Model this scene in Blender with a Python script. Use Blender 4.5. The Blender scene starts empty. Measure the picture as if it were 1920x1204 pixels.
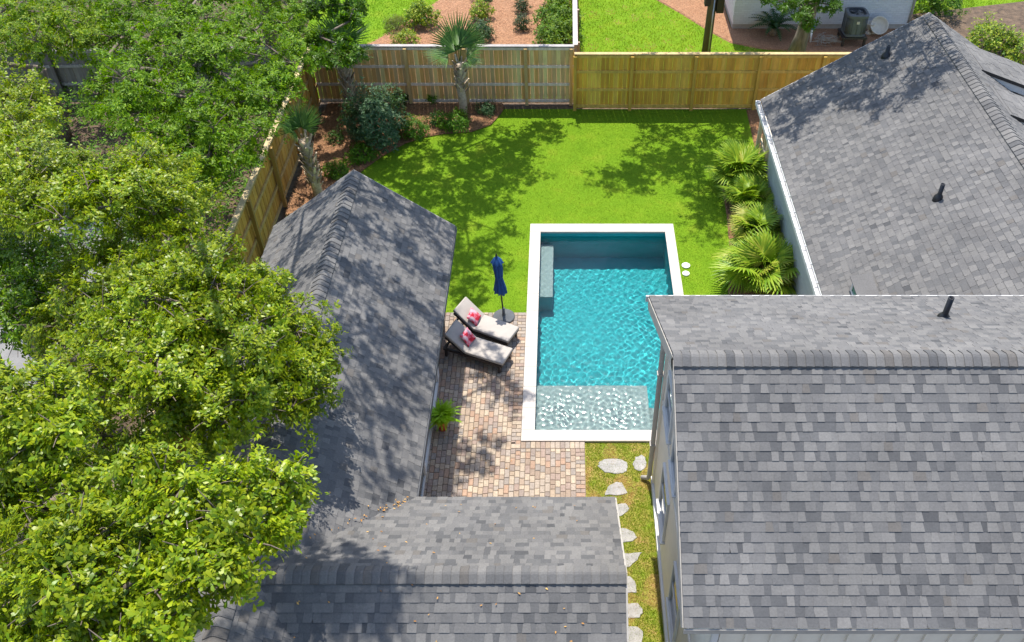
import bpy, bmesh, math, random
import numpy as np
from mathutils import Vector, Matrix, Euler

random.seed(7)
rng = np.random.default_rng(11)
scene = bpy.context.scene
R = math.radians

# ------------------------------------------------------------------ camera
CAM_H, CAM_PITCH, FPX, CX, CY = 15.0, R(43.2), 1686.0, 1055.0, 602.0
cam_d = bpy.data.cameras.new('camera')
cam = bpy.data.objects.new('camera', cam_d)
scene.collection.objects.link(cam)
cam.location = (0, 0, CAM_H)
cam.rotation_euler = (R(90) - CAM_PITCH, 0, 0)
cam_d.sensor_width = 36.0
cam_d.lens = 36.0 * FPX / 1920.0
cam_d.shift_x = (960.0 - CX) / 1920.0
cam_d.clip_end = 1000
scene.camera = cam

# ------------------------------------------------------------------ sky, sun, exposure
SUN_DIR = Vector((0.055, -0.42, -1.0)).normalized()      # direction the light travels
world = bpy.data.worlds.new('World'); scene.world = world
world.use_nodes = True
wn = world.node_tree.nodes; wl = world.node_tree.links
wn.clear()
sky = wn.new('ShaderNodeTexSky'); sky.sky_type = 'NISHITA'; sky.sun_disc = False
sky.sun_elevation = math.asin(-SUN_DIR.z)
sky.sun_rotation = math.atan2(-SUN_DIR.x, -SUN_DIR.y)
bg = wn.new('ShaderNodeBackground'); bg.inputs[1].default_value = 0.15
wo = wn.new('ShaderNodeOutputWorld')
wl.new(sky.outputs[0], bg.inputs[0]); wl.new(bg.outputs[0], wo.inputs[0])
sun_d = bpy.data.lights.new('sun', 'SUN'); sun_d.energy = 3.7; sun_d.angle = R(0.5)
sun_d.color = (1.0, 0.95, 0.87)
sun = bpy.data.objects.new('sun', sun_d); scene.collection.objects.link(sun)
sun.rotation_euler = SUN_DIR.to_track_quat('-Z', 'Y').to_euler()
sun.location = (-3, 20, 40)
sun_d.cycles.is_caustics_light = True

vs = scene.view_settings
vs.view_transform = 'Standard'; vs.look = 'None'; vs.gamma = 1.0
vs.use_curve_mapping = False; vs.exposure = 1.02
scene.cycles.use_denoising = True
scene.cycles.max_bounces = 8; scene.cycles.transparent_max_bounces = 8
scene.cycles.diffuse_bounces = 3; scene.cycles.glossy_bounces = 3; scene.cycles.transmission_bounces = 6
scene.cycles.sample_clamp_indirect = 6.0

# ------------------------------------------------------------------ helpers
_s, _c = math.sin(CAM_PITCH), math.cos(CAM_PITCH)
def at(u, v, d):                     # a point at depth d along a sight line
    a, b = (u - CX) / FPX, (v - CY) / FPX
    return Vector((a * d, (_c - b * _s) * d, CAM_H - d * (_s + b * _c)))
def on_z(u, v, z=0.0):
    a, b = (u - CX) / FPX, (v - CY) / FPX
    return at(u, v, (CAM_H - z) / (_s + b * _c))
def proj(p):
    d = p[1] * _c + (CAM_H - p[2]) * _s
    return CX + FPX * p[0] / d, CY + FPX * (-p[1] * _s + (CAM_H - p[2]) * _c) / d, d

COL = scene.collection.objects
ORG = {}                              # world origin of every empty / mesh
def empty(name, label, cat, loc=(0, 0, 0), group=None):
    o = bpy.data.objects.new(name, None); COL.link(o)
    o.empty_display_size = 0.2
    o.location = loc; ORG[o.name] = Vector(loc)
    o['label'] = label; o['category'] = cat
    if group: o['group'] = group
    return o
def tag(o, label=None, cat=None, group=None, kind=None):
    if label: o['label'] = label
    if cat: o['category'] = cat
    if group: o['group'] = group
    if kind: o['kind'] = kind
    return o
def link(name, me, parent=None, M=None):
    """Link mesh `me`; M is the world matrix."""
    o = bpy.data.objects.new(name, me); COL.link(o)
    M = M or Matrix.Identity(4)
    if parent is not None:
        o.parent = parent
        o.matrix_basis = Matrix.Translation(-ORG[parent.name]) @ M
    else:
        o.matrix_basis = M
    ORG[o.name] = M.to_translation() if parent is None else ORG[parent.name].copy()
    return o

class MB:
    def __init__(s): s.v = []; s.f = []; s.c = []; s.sm = []
    def add(s, vs_, fs, col=None, smooth=False):
        o = len(s.v); s.v += [tuple(p) for p in vs_]
        for f in fs:
            s.f.append([o + i for i in f]); s.c.append(col or (1, 1, 1)); s.sm.append(smooth)
        return s
    def box(s, a, b, col=None):
        x0, y0, z0 = a; x1, y1, z1 = b
        return s.add([(x0,y0,z0),(x1,y0,z0),(x1,y1,z0),(x0,y1,z0),(x0,y0,z1),(x1,y0,z1),(x1,y1,z1),(x0,y1,z1)],
                     [(0,3,2,1),(4,5,6,7),(0,1,5,4),(1,2,6,5),(2,3,7,6),(3,0,4,7)], col)
    def obox(s, O, U, V, N, u, v, n, col=None):          # box spanned from O
        O = Vector(O); p = [O, O+U*u, O+U*u+V*v, O+V*v]
        q = [k + N*n for k in p]
        return s.add(p + q, [(0,3,2,1),(4,5,6,7),(0,1,5,4),(1,2,6,5),(2,3,7,6),(3,0,4,7)], col)
    def prism(s, poly, axis, t0, t1, col=None):          # poly in the two other axes
        n = len(poly)
        def pt(p, t):
            return {0: (t, p[0], p[1]), 1: (p[0], t, p[1]), 2: (p[0], p[1], t)}[axis]
        vs_ = [pt(p, t0) for p in poly] + [pt(p, t1) for p in poly]
        fs = [tuple(reversed(range(n))), tuple(range(n, 2*n))] + [(i, (i+1) % n, n+(i+1) % n, n+i) for i in range(n)]
        return s.add(vs_, fs, col)
    def tube(s, path, rad, k=8, col=None, caps=True, smooth=True):
        path = [Vector(p) for p in path]; n = len(path)
        if not hasattr(rad, '__len__'): rad = [rad] * n
        vs_ = []
        ref = Vector((0.3, 0.9, 0.2))
        for i, p in enumerate(path):
            t = (path[min(i+1, n-1)] - path[max(i-1, 0)]).normalized()
            a = t.cross(ref)
            if a.length < 1e-3: a = t.cross(Vector((1, 0, 0)))
            a.normalize(); b = t.cross(a)
            for j in range(k):
                w = 2*math.pi*j/k
                vs_.append(p + (a*math.cos(w) + b*math.sin(w))*rad[i])
        fs = [(i*k+j, i*k+(j+1) % k, (i+1)*k+(j+1) % k, (i+1)*k+j) for i in range(n-1) for j in range(k)]
        s.add(vs_, fs, col, smooth)
        if caps:
            o = len(s.v) - n*k
            s.f.append([o+j for j in reversed(range(k))]); s.c.append(col or (1,1,1)); s.sm.append(False)
            s.f.append([o+(n-1)*k+j for j in range(k)]); s.c.append(col or (1,1,1)); s.sm.append(False)
        return s
    def lathe(s, prof, c=(0,0,0), k=16, col=None, smooth=True, cap=True):
        vs_ = [(c[0]+r*math.cos(2*math.pi*j/k), c[1]+r*math.sin(2*math.pi*j/k), c[2]+z) for r, z in prof for j in range(k)]
        n = len(prof)
        fs = [(i*k+j, i*k+(j+1) % k, (i+1)*k+(j+1) % k, (i+1)*k+j) for i in range(n-1) for j in range(k)]
        if cap: fs += [tuple(reversed(range(k))), tuple((n-1)*k+j for j in range(k))]
        return s.add(vs_, fs, col, smooth)
    def mesh(s, name, mat, org=(0, 0, 0)):
        me = bpy.data.meshes.new(name)
        ox, oy, oz = org
        me.from_pydata([(x-ox, y-oy, z-oz) for x, y, z in s.v], [], s.f)
        me.polygons.foreach_set('use_smooth', s.sm)
        ca = me.color_attributes.new('Col', 'FLOAT_COLOR', 'CORNER')
        arr = np.ones((len(me.loops), 4), np.float32)
        lt = np.zeros(len(me.polygons), np.int32); me.polygons.foreach_get('loop_total', lt)
        arr[:, :3] = np.repeat(np.array(s.c, np.float32), lt, axis=0)
        ca.data.foreach_set('color', arr.ravel())
        me.materials.append(mat); me.update()
        return me
    def build(s, name, mat, parent=None):                 # world coordinates
        org = ORG[parent.name] if parent is not None else Vector((0, 0, 0))
        if parent is None and s.v:                        # a thing made of one mesh keeps its origin at its base
            a = np.array(s.v); org = Vector((a[:,0].mean(), a[:,1].mean(), a[:,2].min()))
        me = s.mesh(name, mat, org)
        return link(name, me, parent, Matrix.Translation(org))

def np_mesh(name, V, F, mat, C=None, smooth=False):
    """V (n,3), F (m,3|4) -> mesh; C per-vertex colours."""
    me = bpy.data.meshes.new(name)
    n, (m, k) = len(V), F.shape
    me.vertices.add(n); me.vertices.foreach_set('co', np.ascontiguousarray(V, np.float32).ravel())
    me.loops.add(m*k); me.loops.foreach_set('vertex_index', np.ascontiguousarray(F, np.int32).ravel())
    me.polygons.add(m)
    me.polygons.foreach_set('loop_start', np.arange(0, m*k, k, dtype=np.int32))
    me.polygons.foreach_set('loop_total', np.full(m, k, np.int32))
    if smooth: me.polygons.foreach_set('use_smooth', np.ones(m, bool))
    if C is not None:
        ca = me.color_attributes.new('Col', 'FLOAT_COLOR', 'POINT')
        a = np.ones((n, 4), np.float32); a[:, :3] = C
        ca.data.foreach_set('color', a.ravel())
    me.materials.append(mat); me.update(calc_edges=True)
    return me

# ------------------------------------------------------------------ materials
def new_mat(name):
    m = bpy.data.materials.new(name); m.use_nodes = True
    nt = m.node_tree; b = nt.nodes['Principled BSDF']
    return m, nt, b, nt.nodes.new, nt.links.new
def ramp(nt, fac, stops):
    r = nt.nodes.new('ShaderNodeValToRGB')
    els = r.color_ramp.elements
    while len(els) < len(stops): els.new(0.5)
    for e, (p, c) in zip(els, stops): e.position = p; e.color = (*c, 1)
    nt.links.new(fac, r.inputs[0]); return r.outputs[0]
def noise(nt, scale, detail=4, rough=0.6, coords='Object', stretch=None):
    if coords == 'Position':
        src = nt.nodes.new('ShaderNodeNewGeometry').outputs['Position']
    else:
        src = nt.nodes.new('ShaderNodeTexCoord').outputs[coords]
    if stretch:
        mp = nt.nodes.new('ShaderNodeMapping'); mp.inputs['Scale'].default_value = stretch
        nt.links.new(src, mp.inputs[0]); src = mp.outputs[0]
    n = nt.nodes.new('ShaderNodeTexNoise'); n.inputs['Scale'].default_value = scale
    n.inputs['Detail'].default_value = detail; n.inputs['Roughness'].default_value = rough
    nt.links.new(src, n.inputs[0]); return n.outputs[0]
def mixc(nt, a, b, fac, mode='MULTIPLY'):
    x = nt.nodes.new('ShaderNodeMix'); x.data_type = 'RGBA'; x.blend_type = mode
    for sock, val in ((x.inputs[0], fac), (x.inputs[6], a), (x.inputs[7], b)):
        if isinstance(val, (int, float)): sock.default_value = val
        elif isinstance(val, tuple): sock.default_value = (*val, 1)
        else: nt.links.new(val, sock)
    return x.outputs[2]
def bump(nt, b, h, strength=0.3, dist=0.01):
    x = nt.nodes.new('ShaderNodeBump'); x.inputs['Strength'].default_value = strength
    x.inputs['Distance'].default_value = dist
    nt.links.new(h, x.inputs['Height']); nt.links.new(x.outputs[0], b.inputs['Normal'])
def spread_col(c, k):
    return tuple(max(0, x*(1-k)) for x in c), tuple(x*(1+k) for x in c)
def mat_noise(name, col, var=0.25, scale=8, rough=0.7, bstr=0.0, bscale=60, attr=False, metal=0.0, stretch=None, bdist=0.01, spec=0.5, stain=0.0):
    m, nt, b, N, L = new_mat(name)
    lo, hi = spread_col((1, 1, 1) if attr else col, var)
    co = 'Position' if attr else 'Object'
    c = ramp(nt, noise(nt, scale, 5, 0.65, co, stretch=stretch), [(0.3, lo), (0.7, hi)])
    if stain:
        c = mixc(nt, c, ramp(nt, noise(nt, 0.9, 5, 0.6, co), [(0.32, (1-stain,)*3), (0.68, (1+stain,)*3)]), 1.0)
    if attr:
        a = N('ShaderNodeAttribute'); a.attribute_name = 'Col'
        c = mixc(nt, a.outputs[0], c, 1.0)
    L(c, b.inputs['Base Color'])
    b.inputs['Roughness'].default_value = rough; b.inputs['Metallic'].default_value = metal
    b.inputs['Specular IOR Level'].default_value = spec
    if bstr: bump(nt, b, noise(nt, bscale, 4, 0.6, co, stretch=stretch), bstr, bdist)
    return m

def mat_leaf(name, rough=0.42, trans=0.35, spec=0.4):
    m, nt, b, N, L = new_mat(name)
    a = N('ShaderNodeAttribute'); a.attribute_name = 'Col'
    L(a.outputs[0], b.inputs['Base Color']); b.inputs['Roughness'].default_value = rough
    b.inputs['Specular IOR Level'].default_value = spec
    t = N('ShaderNodeBsdfTranslucent')
    tc = mixc(nt, a.outputs[0], (1.0, 1.05, 0.35), 1.0)
    L(tc, t.inputs[0])
    mx = N('ShaderNodeMixShader'); mx.inputs[0].default_value = trans
    L(b.outputs[0], mx.inputs[1]); L(t.outputs[0], mx.inputs[2])
    L(mx.outputs[0], nt.nodes['Material Output'].inputs[0])
    return m

M = {}
M['leaf'] = mat_leaf('leaf', 0.5, 0.38, 0.25)
M['leaf_gloss'] = mat_leaf('oak_leaf', 0.38, 0.42, 0.34)
M['grass'] = mat_leaf('grass_blade', 0.6, 0.35, 0.2)
M['palm'] = mat_leaf('palm_leaf', 0.45, 0.3, 0.3)
M['bark'] = mat_noise('bark', (0.16, 0.125, 0.095), 0.45, 9, 0.9, 0.6, 25, stretch=(1, 1, 0.25), bdist=0.02)
M['twig'] = mat_noise('dead_twig', (0.33, 0.29, 0.24), 0.3, 12, 0.9)
M['palm_bark'] = mat_noise('palm_bark', (0.27, 0.21, 0.15), 0.35, 14, 0.9, 0.5, 40, attr=True)
M['shingle'] = mat_noise('asphalt_shingle', (1, 1, 1), 0.14, 38, 0.92, 0.35, 260, attr=True, bdist=0.004, spec=0.25, stain=0.13)
M['deck'] = mat_noise('roof_underlay', (0.075, 0.078, 0.085), 0.2, 20, 0.9)
M['paver'] = mat_noise('concrete_paver', (1, 1, 1), 0.22, 26, 0.85, 0.3, 120, attr=True, bdist=0.004, stain=0.12)
M['sand'] = mat_noise('joint_sand', (0.19, 0.15, 0.11), 0.3, 30, 0.95)
M['coping'] = mat_noise('coping_limestone', (0.47, 0.425, 0.38), 0.09, 2.2, 0.75, 0.12, 80, bdist=0.003)
M['wood'] = mat_noise('treated_pine', (1, 1, 1), 0.22, 10, 0.75, 0.3, 30, attr=True, stretch=(1, 1, 0.12), bdist=0.006, stain=0.12)
M['cream'] = mat_noise('cream_siding', (0.70, 0.64, 0.54), 0.06, 4, 0.6)
M['trim'] = mat_noise('white_trim', (0.58, 0.575, 0.56), 0.08, 5, 0.5)
M['taupe'] = mat_noise('taupe_trim', (0.36, 0.335, 0.30), 0.12, 6, 0.6)
M['black'] = mat_noise('black_metal', (0.012, 0.012, 0.014), 0.2, 10, 0.45)
M['dark'] = mat_noise('dark_matte', (0.02, 0.02, 0.022), 0.2, 8, 0.6)  # near black; on the porch block this colour stands for shade
M['metal'] = mat_noise('galvanised', (0.42, 0.43, 0.44), 0.15, 20, 0.4, metal=0.7)
M['wicker'] = mat_noise('dark_wicker', (0.035, 0.025, 0.02), 0.4, 60, 0.55, 0.5, 140, bdist=0.004)
M['cushion'] = mat_noise('cream_canvas', (0.38, 0.345, 0.31), 0.06, 6, 0.9, 0.15, 300, bdist=0.002)
M['navy'] = mat_noise('navy_canvas', (0.004, 0.055, 0.20), 0.2, 6, 0.8, 0.2, 250, bdist=0.002)
M['terracotta'] = mat_noise('terracotta', (0.66, 0.11, 0.035), 0.15, 8, 0.8)
M['flagstone'] = mat_noise('flagstone', (0.30, 0.285, 0.27), 0.2, 5, 0.9, 0.4, 14, bdist=0.01)
M['plastic_w'] = mat_noise('white_plastic', (0.85, 0.85, 0.83), 0.03, 5, 0.4)
M['ac'] = mat_noise('ac_grey', (0.10, 0.105, 0.11), 0.12, 8, 0.45)
M['beige'] = mat_noise('beige_plastic', (0.55, 0.48, 0.38), 0.12, 8, 0.6)
M['blue'] = mat_noise('blue_plastic', (0.02, 0.18, 0.42), 0.1, 8, 0.4)
M['concrete'] = mat_noise('driveway_concrete', (0.20, 0.195, 0.19), 0.18, 2.5, 0.9, 0.3, 60)
M['litter'] = mat_noise('leaf_litter', (0.10, 0.066, 0.04), 0.55, 5, 0.95, 0.8, 18, bdist=0.04)
M['mulch'] = mat_noise('pine_straw', (0.25, 0.125, 0.058), 0.45, 22, 0.95, 0.9, 55, stretch=(1, 0.5, 1), bdist=0.03)
M['mulch2'] = mat_noise('pine_straw_orange', (0.32, 0.165, 0.085), 0.35, 24, 0.95, 0.9, 60, stretch=(1, 0.5, 1), bdist=0.03)  # more orange pine straw for the beds beyond the back fences
M['straw'] = mat_noise('straw_needle', (1, 1, 1), 0.1, 8, 0.9, attr=True)
M['leafdry'] = mat_noise('dry_leaf', (0.45, 0.22, 0.07), 0.3, 9, 0.8)

m, nt, b, N, L = new_mat('turf')                          # soil and thatch under the blades
c = ramp(nt, noise(nt, 1.3, 5, 0.6), [(0.3, (0.115, 0.225, 0.010)), (0.55, (0.145, 0.255, 0.012)), (0.75, (0.20, 0.27, 0.02))])
c2 = ramp(nt, noise(nt, 45, 4, 0.7), [(0.3, (0.62, 0.64, 0.6)), (0.7, (1.2, 1.18, 1.1))])
L(mixc(nt, c, c2, 1.0), b.inputs['Base Color']); b.inputs['Roughness'].default_value = 0.95
b.inputs['Specular IOR Level'].default_value = 0.1
bump(nt, b, noise(nt, 90, 3, 0.7), 0.5, 0.02); M['turf'] = m

m, nt, b, N, L = new_mat('dry_turf')                      # the worn strip along the near house
c = ramp(nt, noise(nt, 2.6, 5, 0.7), [(0.36, (0.17, 0.24, 0.012)), (0.52, (0.28, 0.25, 0.045)), (0.68, (0.40, 0.25, 0.10))])
c2 = ramp(nt, noise(nt, 50, 4, 0.7), [(0.3, (0.62, 0.64, 0.6)), (0.7, (1.2, 1.18, 1.1))])
L(mixc(nt, c, c2, 1.0), b.inputs['Base Color']); b.inputs['Roughness'].default_value = 0.95
bump(nt, b, noise(nt, 90, 3, 0.7), 0.5, 0.02); M['dry_turf'] = m

def brick_mat(name, col, sc=1.0):
    m, nt, b, N, L = new_mat(name)
    tc = N('ShaderNodeTexCoord'); mp = N('ShaderNodeMapping')
    sep = N('ShaderNodeSeparateXYZ'); cmb = N('ShaderNodeCombineXYZ'); ad = N('ShaderNodeMath')
    L(tc.outputs['Object'], sep.inputs[0]); L(sep.outputs[0], ad.inputs[0]); L(sep.outputs[1], ad.inputs[1])
    L(ad.outputs[0], cmb.inputs[0]); L(sep.outputs[2], cmb.inputs[1])
    br = N('ShaderNodeTexBrick'); br.inputs['Scale'].default_value = 1.0
    br.inputs['Brick Width'].default_value = 0.21; br.inputs['Row Height'].default_value = 0.07
    br.inputs['Mortar Size'].default_value = 0.006; br.inputs['Mortar Smooth'].default_value = 0.3
    lo, hi = spread_col(col, 0.06)
    br.inputs['Color1'].default_value = (*lo, 1); br.inputs['Color2'].default_value = (*hi, 1)
    br.inputs['Mortar'].default_value = (*[x*0.82 for x in col], 1)
    L(cmb.outputs[0], br.inputs[0]); L(br.outputs[0], b.inputs['Base Color'])
    b.inputs['Roughness'].default_value = 0.7
    iv = N('ShaderNodeMath'); iv.operation = 'SUBTRACT'; iv.inputs[0].default_value = 1.0
    L(br.outputs[1], iv.inputs[1]); bump(nt, b, iv.outputs[0], 0.6, 0.008)
    return m
M['brick'] = brick_mat('painted_brick', (0.60, 0.61, 0.62))
M['brick2'] = brick_mat('pale_brick', (0.40, 0.435, 0.44))

m, nt, b, N, L = new_mat('window_glass')
b.inputs['Base Color'].default_value = (0.025, 0.035, 0.035, 1); b.inputs['Roughness'].default_value = 0.03
b.inputs['Specular IOR Level'].default_value = 1.0; M['glass'] = m

m, nt, b, N, L = new_mat('pillow_print')                  # red and white blotched cotton
r1 = ramp(nt, noise(nt, 7, 2, 0.5), [(0.44, (0.50, 0.008, 0.03)), (0.53, (0.62, 0.16, 0.22)), (0.64, (0.55, 0.40, 0.45))])
L(r1, b.inputs['Base Color']); b.inputs['Roughness'].default_value = 0.9; M['pillow'] = m

m, nt, b, N, L = new_mat('pool_plaster')
c = ramp(nt, noise(nt, 3, 4, 0.6), [(0.3, (0.012, 0.29, 0.32)), (0.7, (0.018, 0.33, 0.355))])
L(c, b.inputs['Base Color']); b.inputs['Roughness'].default_value = 0.8; M['plaster'] = m
M['ledge'] = mat_noise('ledge_pebble', (0.30, 0.315, 0.305), 0.08, 30, 0.8)

m, nt, b, N, L = new_mat('pool_water')
rfr = N('ShaderNodeBsdfRefraction'); rfr.inputs['IOR'].default_value = 1.33; rfr.inputs['Roughness'].default_value = 0.0
rfr.inputs['Color'].default_value = (0.86, 0.985, 0.985, 1)
gls = N('ShaderNodeBsdfGlossy'); gls.inputs['Roughness'].default_value = 0.16
frs = N('ShaderNodeFresnel'); frs.inputs['IOR'].default_value = 1.33
mxw = N('ShaderNodeMixShader')
L(frs.outputs[0], mxw.inputs[0]); L(rfr.outputs[0], mxw.inputs[1]); L(gls.outputs[0], mxw.inputs[2])
L(mxw.outputs[0], nt.nodes['Material Output'].inputs[0]); M['water'] = m
#@@STRUCT
# ================================================================== THE SETTING
PX0, PX1, PY0, PY1 = -0.62, 2.80, 12.47, 19.47           # water's edge
CX0, CX1, CY0, CY1 = -0.885, 3.03, 12.19, 19.81          # outer edge of the coping
def sheet_with_hole(name, x0, x1, y0, y1, z, mat, hole=True):
    mb = MB()
    xs = [x0, CX0+0.1, CX1-0.1, x1] if hole else [x0, x1]
    ys = [y0, CY0+0.1, CY1-0.1, y1] if hole else [y0, y1]
    for i in range(len(xs)-1):
        for j in range(len(ys)-1):
            if hole and i == 1 and j == 1: continue
            mb.add([(xs[i],ys[j],z),(xs[i+1],ys[j],z),(xs[i+1],ys[j+1],z),(xs[i],ys[j+1],z)], [(0,1,2,3)])
    return tag(mb.build(name, mat), kind='structure')
sheet_with_hole('ground', -250, 250, -150, 350, -0.03, M['litter'])
sheet_with_hole('lawn', -7.7, 8.4, 12.19, 26.05, 0.0, M['turf'])
tag(MB().add([(0.47,3,0.001),(1.9,3,0.001),(1.9,12.19,0.001),(0.47,12.19,0.001)], [(0,1,2,3)]).build('side_lawn', M['dry_turf']), kind='structure')
tag(MB().add([(-9.2,26.75,0.0),(0.36,26.75,0.0),(0.36,62,0.0),(-11.5,62,0.0)], [(0,1,2,3)]).build('neighbour_lawn', M['turf']), kind='structure')
tag(MB().add([(0.46,26.2,-0.004),(40,26.2,-0.004),(40,62,-0.004),(0.46,62,-0.004)], [(0,1,2,3)]).build('neighbour_lawn', M['turf']), kind='structure')
tag(MB().box((-24,13.2,-0.1),(-11.2,21.0,0.01)).build('driveway', M['concrete']), kind='structure')

def bed(name, poly, z, mat, rise=0.05):
    """A mulch bed: a low mound with a soft rim."""
    from mathutils.geometry import tessellate_polygon
    n = len(poly)
    ar = sum(poly[i][0]*poly[(i+1) % n][1] - poly[(i+1) % n][0]*poly[i][1] for i in range(n))
    if ar < 0: poly = poly[::-1]
    inn = []
    for i in range(n):
        a, b2, c2 = Vector(poly[i-1]), Vector(poly[i]), Vector(poly[(i+1) % n])
        t = ((b2-a).normalized() + (c2-b2).normalized()).normalized()
        q = b2 + Vector((-t.y, t.x))*0.06
        inn.append((q.x, q.y))
    vs_ = [(x, y, z-0.02) for x, y in poly] + [(x, y, z+rise) for x, y in inn]
    fs = [(i, (i+1) % n, n+(i+1) % n, n+i) for i in range(n)]
    for t in tessellate_polygon([[Vector((x, y, 0)) for x, y in inn]]):
        t = [n+k for k in t]
        p = [Vector(vs_[k]) for k in t]
        if (p[1]-p[0]).cross(p[2]-p[0]).z < 0: t.reverse()
        fs.append(tuple(t))
    return tag(MB().add(vs_, fs, None, False).build(name, mat), kind='structure')
BED1 = [(-7.72,20.2),(-6.6,20.6),(-6.2,21.6),(-5.93,22.49),(-5.48,23.2),(-4.85,23.95),(-4.3,24.3),(-3.75,24.5),(-2.85,24.63),(-2.28,25.04),(-2.01,25.7),(-1.91,26.1),(-1.95,26.38),(-7.72,26.38)]
bed('mulch_bed', BED1, 0.004, M['mulch'])
# narrow black edging that keeps the mulch off the lawn
mb = MB()
for a, b2 in zip(BED1[2:11], BED1[3:12]):
    mb.tube([(a[0], a[1], 0.03), (b2[0], b2[1], 0.03)], 0.018, 5)
tag(mb.build('bed_edging', M['mulch']), kind='structure')
BED2 = [(5.74,21.6),(5.74,11.6),(4.25,11.6),(4.15,17.0),(4.38,18.2),(4.55,20.2),(4.6,21.6),(4.75,22.6),(5.3,23.1)]
bed('mulch_bed', BED2, 0.004, M['mulch'], 0.04)
bed('mulch_bed', [(5.95,26.0),(5.85,23.2),(6.9,21.4),(8.3,21.4),(8.3,26.0)], 0.005, M['mulch'], 0.03)
BED3 = [(-7.4,26.9),(-7.4,30.2),(-6.88,30.8),(-5.9,32.4),(-4.9,34.3),(-3.5,38),(0.3,38),(0.3,26.9)]
bed('mulch_bed', BED3, 0.004, M['mulch2'], 0.05)
BED4 = [(3.0,35.4),(3.67,34.41),(4.55,33.1),(5.43,31.62),(6.1,30.7),(7.2,30.2),(9,30.0),(14.5,29.9),(14.5,31.9),(6.3,32.0),(6.3,38),(3,38)]
bed('mulch_bed', BED4, 0.004, M['mulch2'], 0.03)
# far right ground beyond the white house: bare earth with grass
bed('bare_earth', [(12.9,33),(13.2,25.5),(22,24.5),(24,31),(19,34.5)], 0.004, M['litter'], 0.03)

# ------------------------------------------------------------------ roofs
TONES = [(0.088,0.091,0.098),(0.112,0.115,0.122),(0.138,0.14,0.146),(0.162,0.162,0.166),(0.186,0.185,0.186),(0.205,0.203,0.203),(0.150,0.143,0.138)]
TONES = [(r*0.765, g_*0.742, b_*0.706) for r, g_, b_ in TONES]
_SH = {}
def shingle_mesh(w, e, taper, tone, layer):
    key = (round(w, 3), round(e, 3), round(taper, 3), tone, layer)
    if key in _SH: return _SH[key]
    t = 0.007 if layer == 0 else 0.0125
    g = 0.0
    V = [(g-taper, 0, 0), (w-g+taper, 0, 0), (w-g-taper, e*1.12, 0), (g+taper, e*1.12, 0),
         (g-taper, 0, t), (w-g+taper, 0, t), (w-g-taper, e*1.12, 0.0012), (g+taper, e*1.12, 0.0012)]
    mb = MB().add(V, [(4,5,6,7), (0,1,5,4), (1,2,6,5), (3,0,4,7)], TONES[tone])
    _SH[key] = (mb, None); return _SH[key]
_SHM = {}
def shingle_data(key_args):
    if key_args not in _SHM:
        _SHM[key_args] = shingle_mesh(*key_args)[0].mesh('shingle', M['shingle'])
    return _SHM[key_args]

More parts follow.
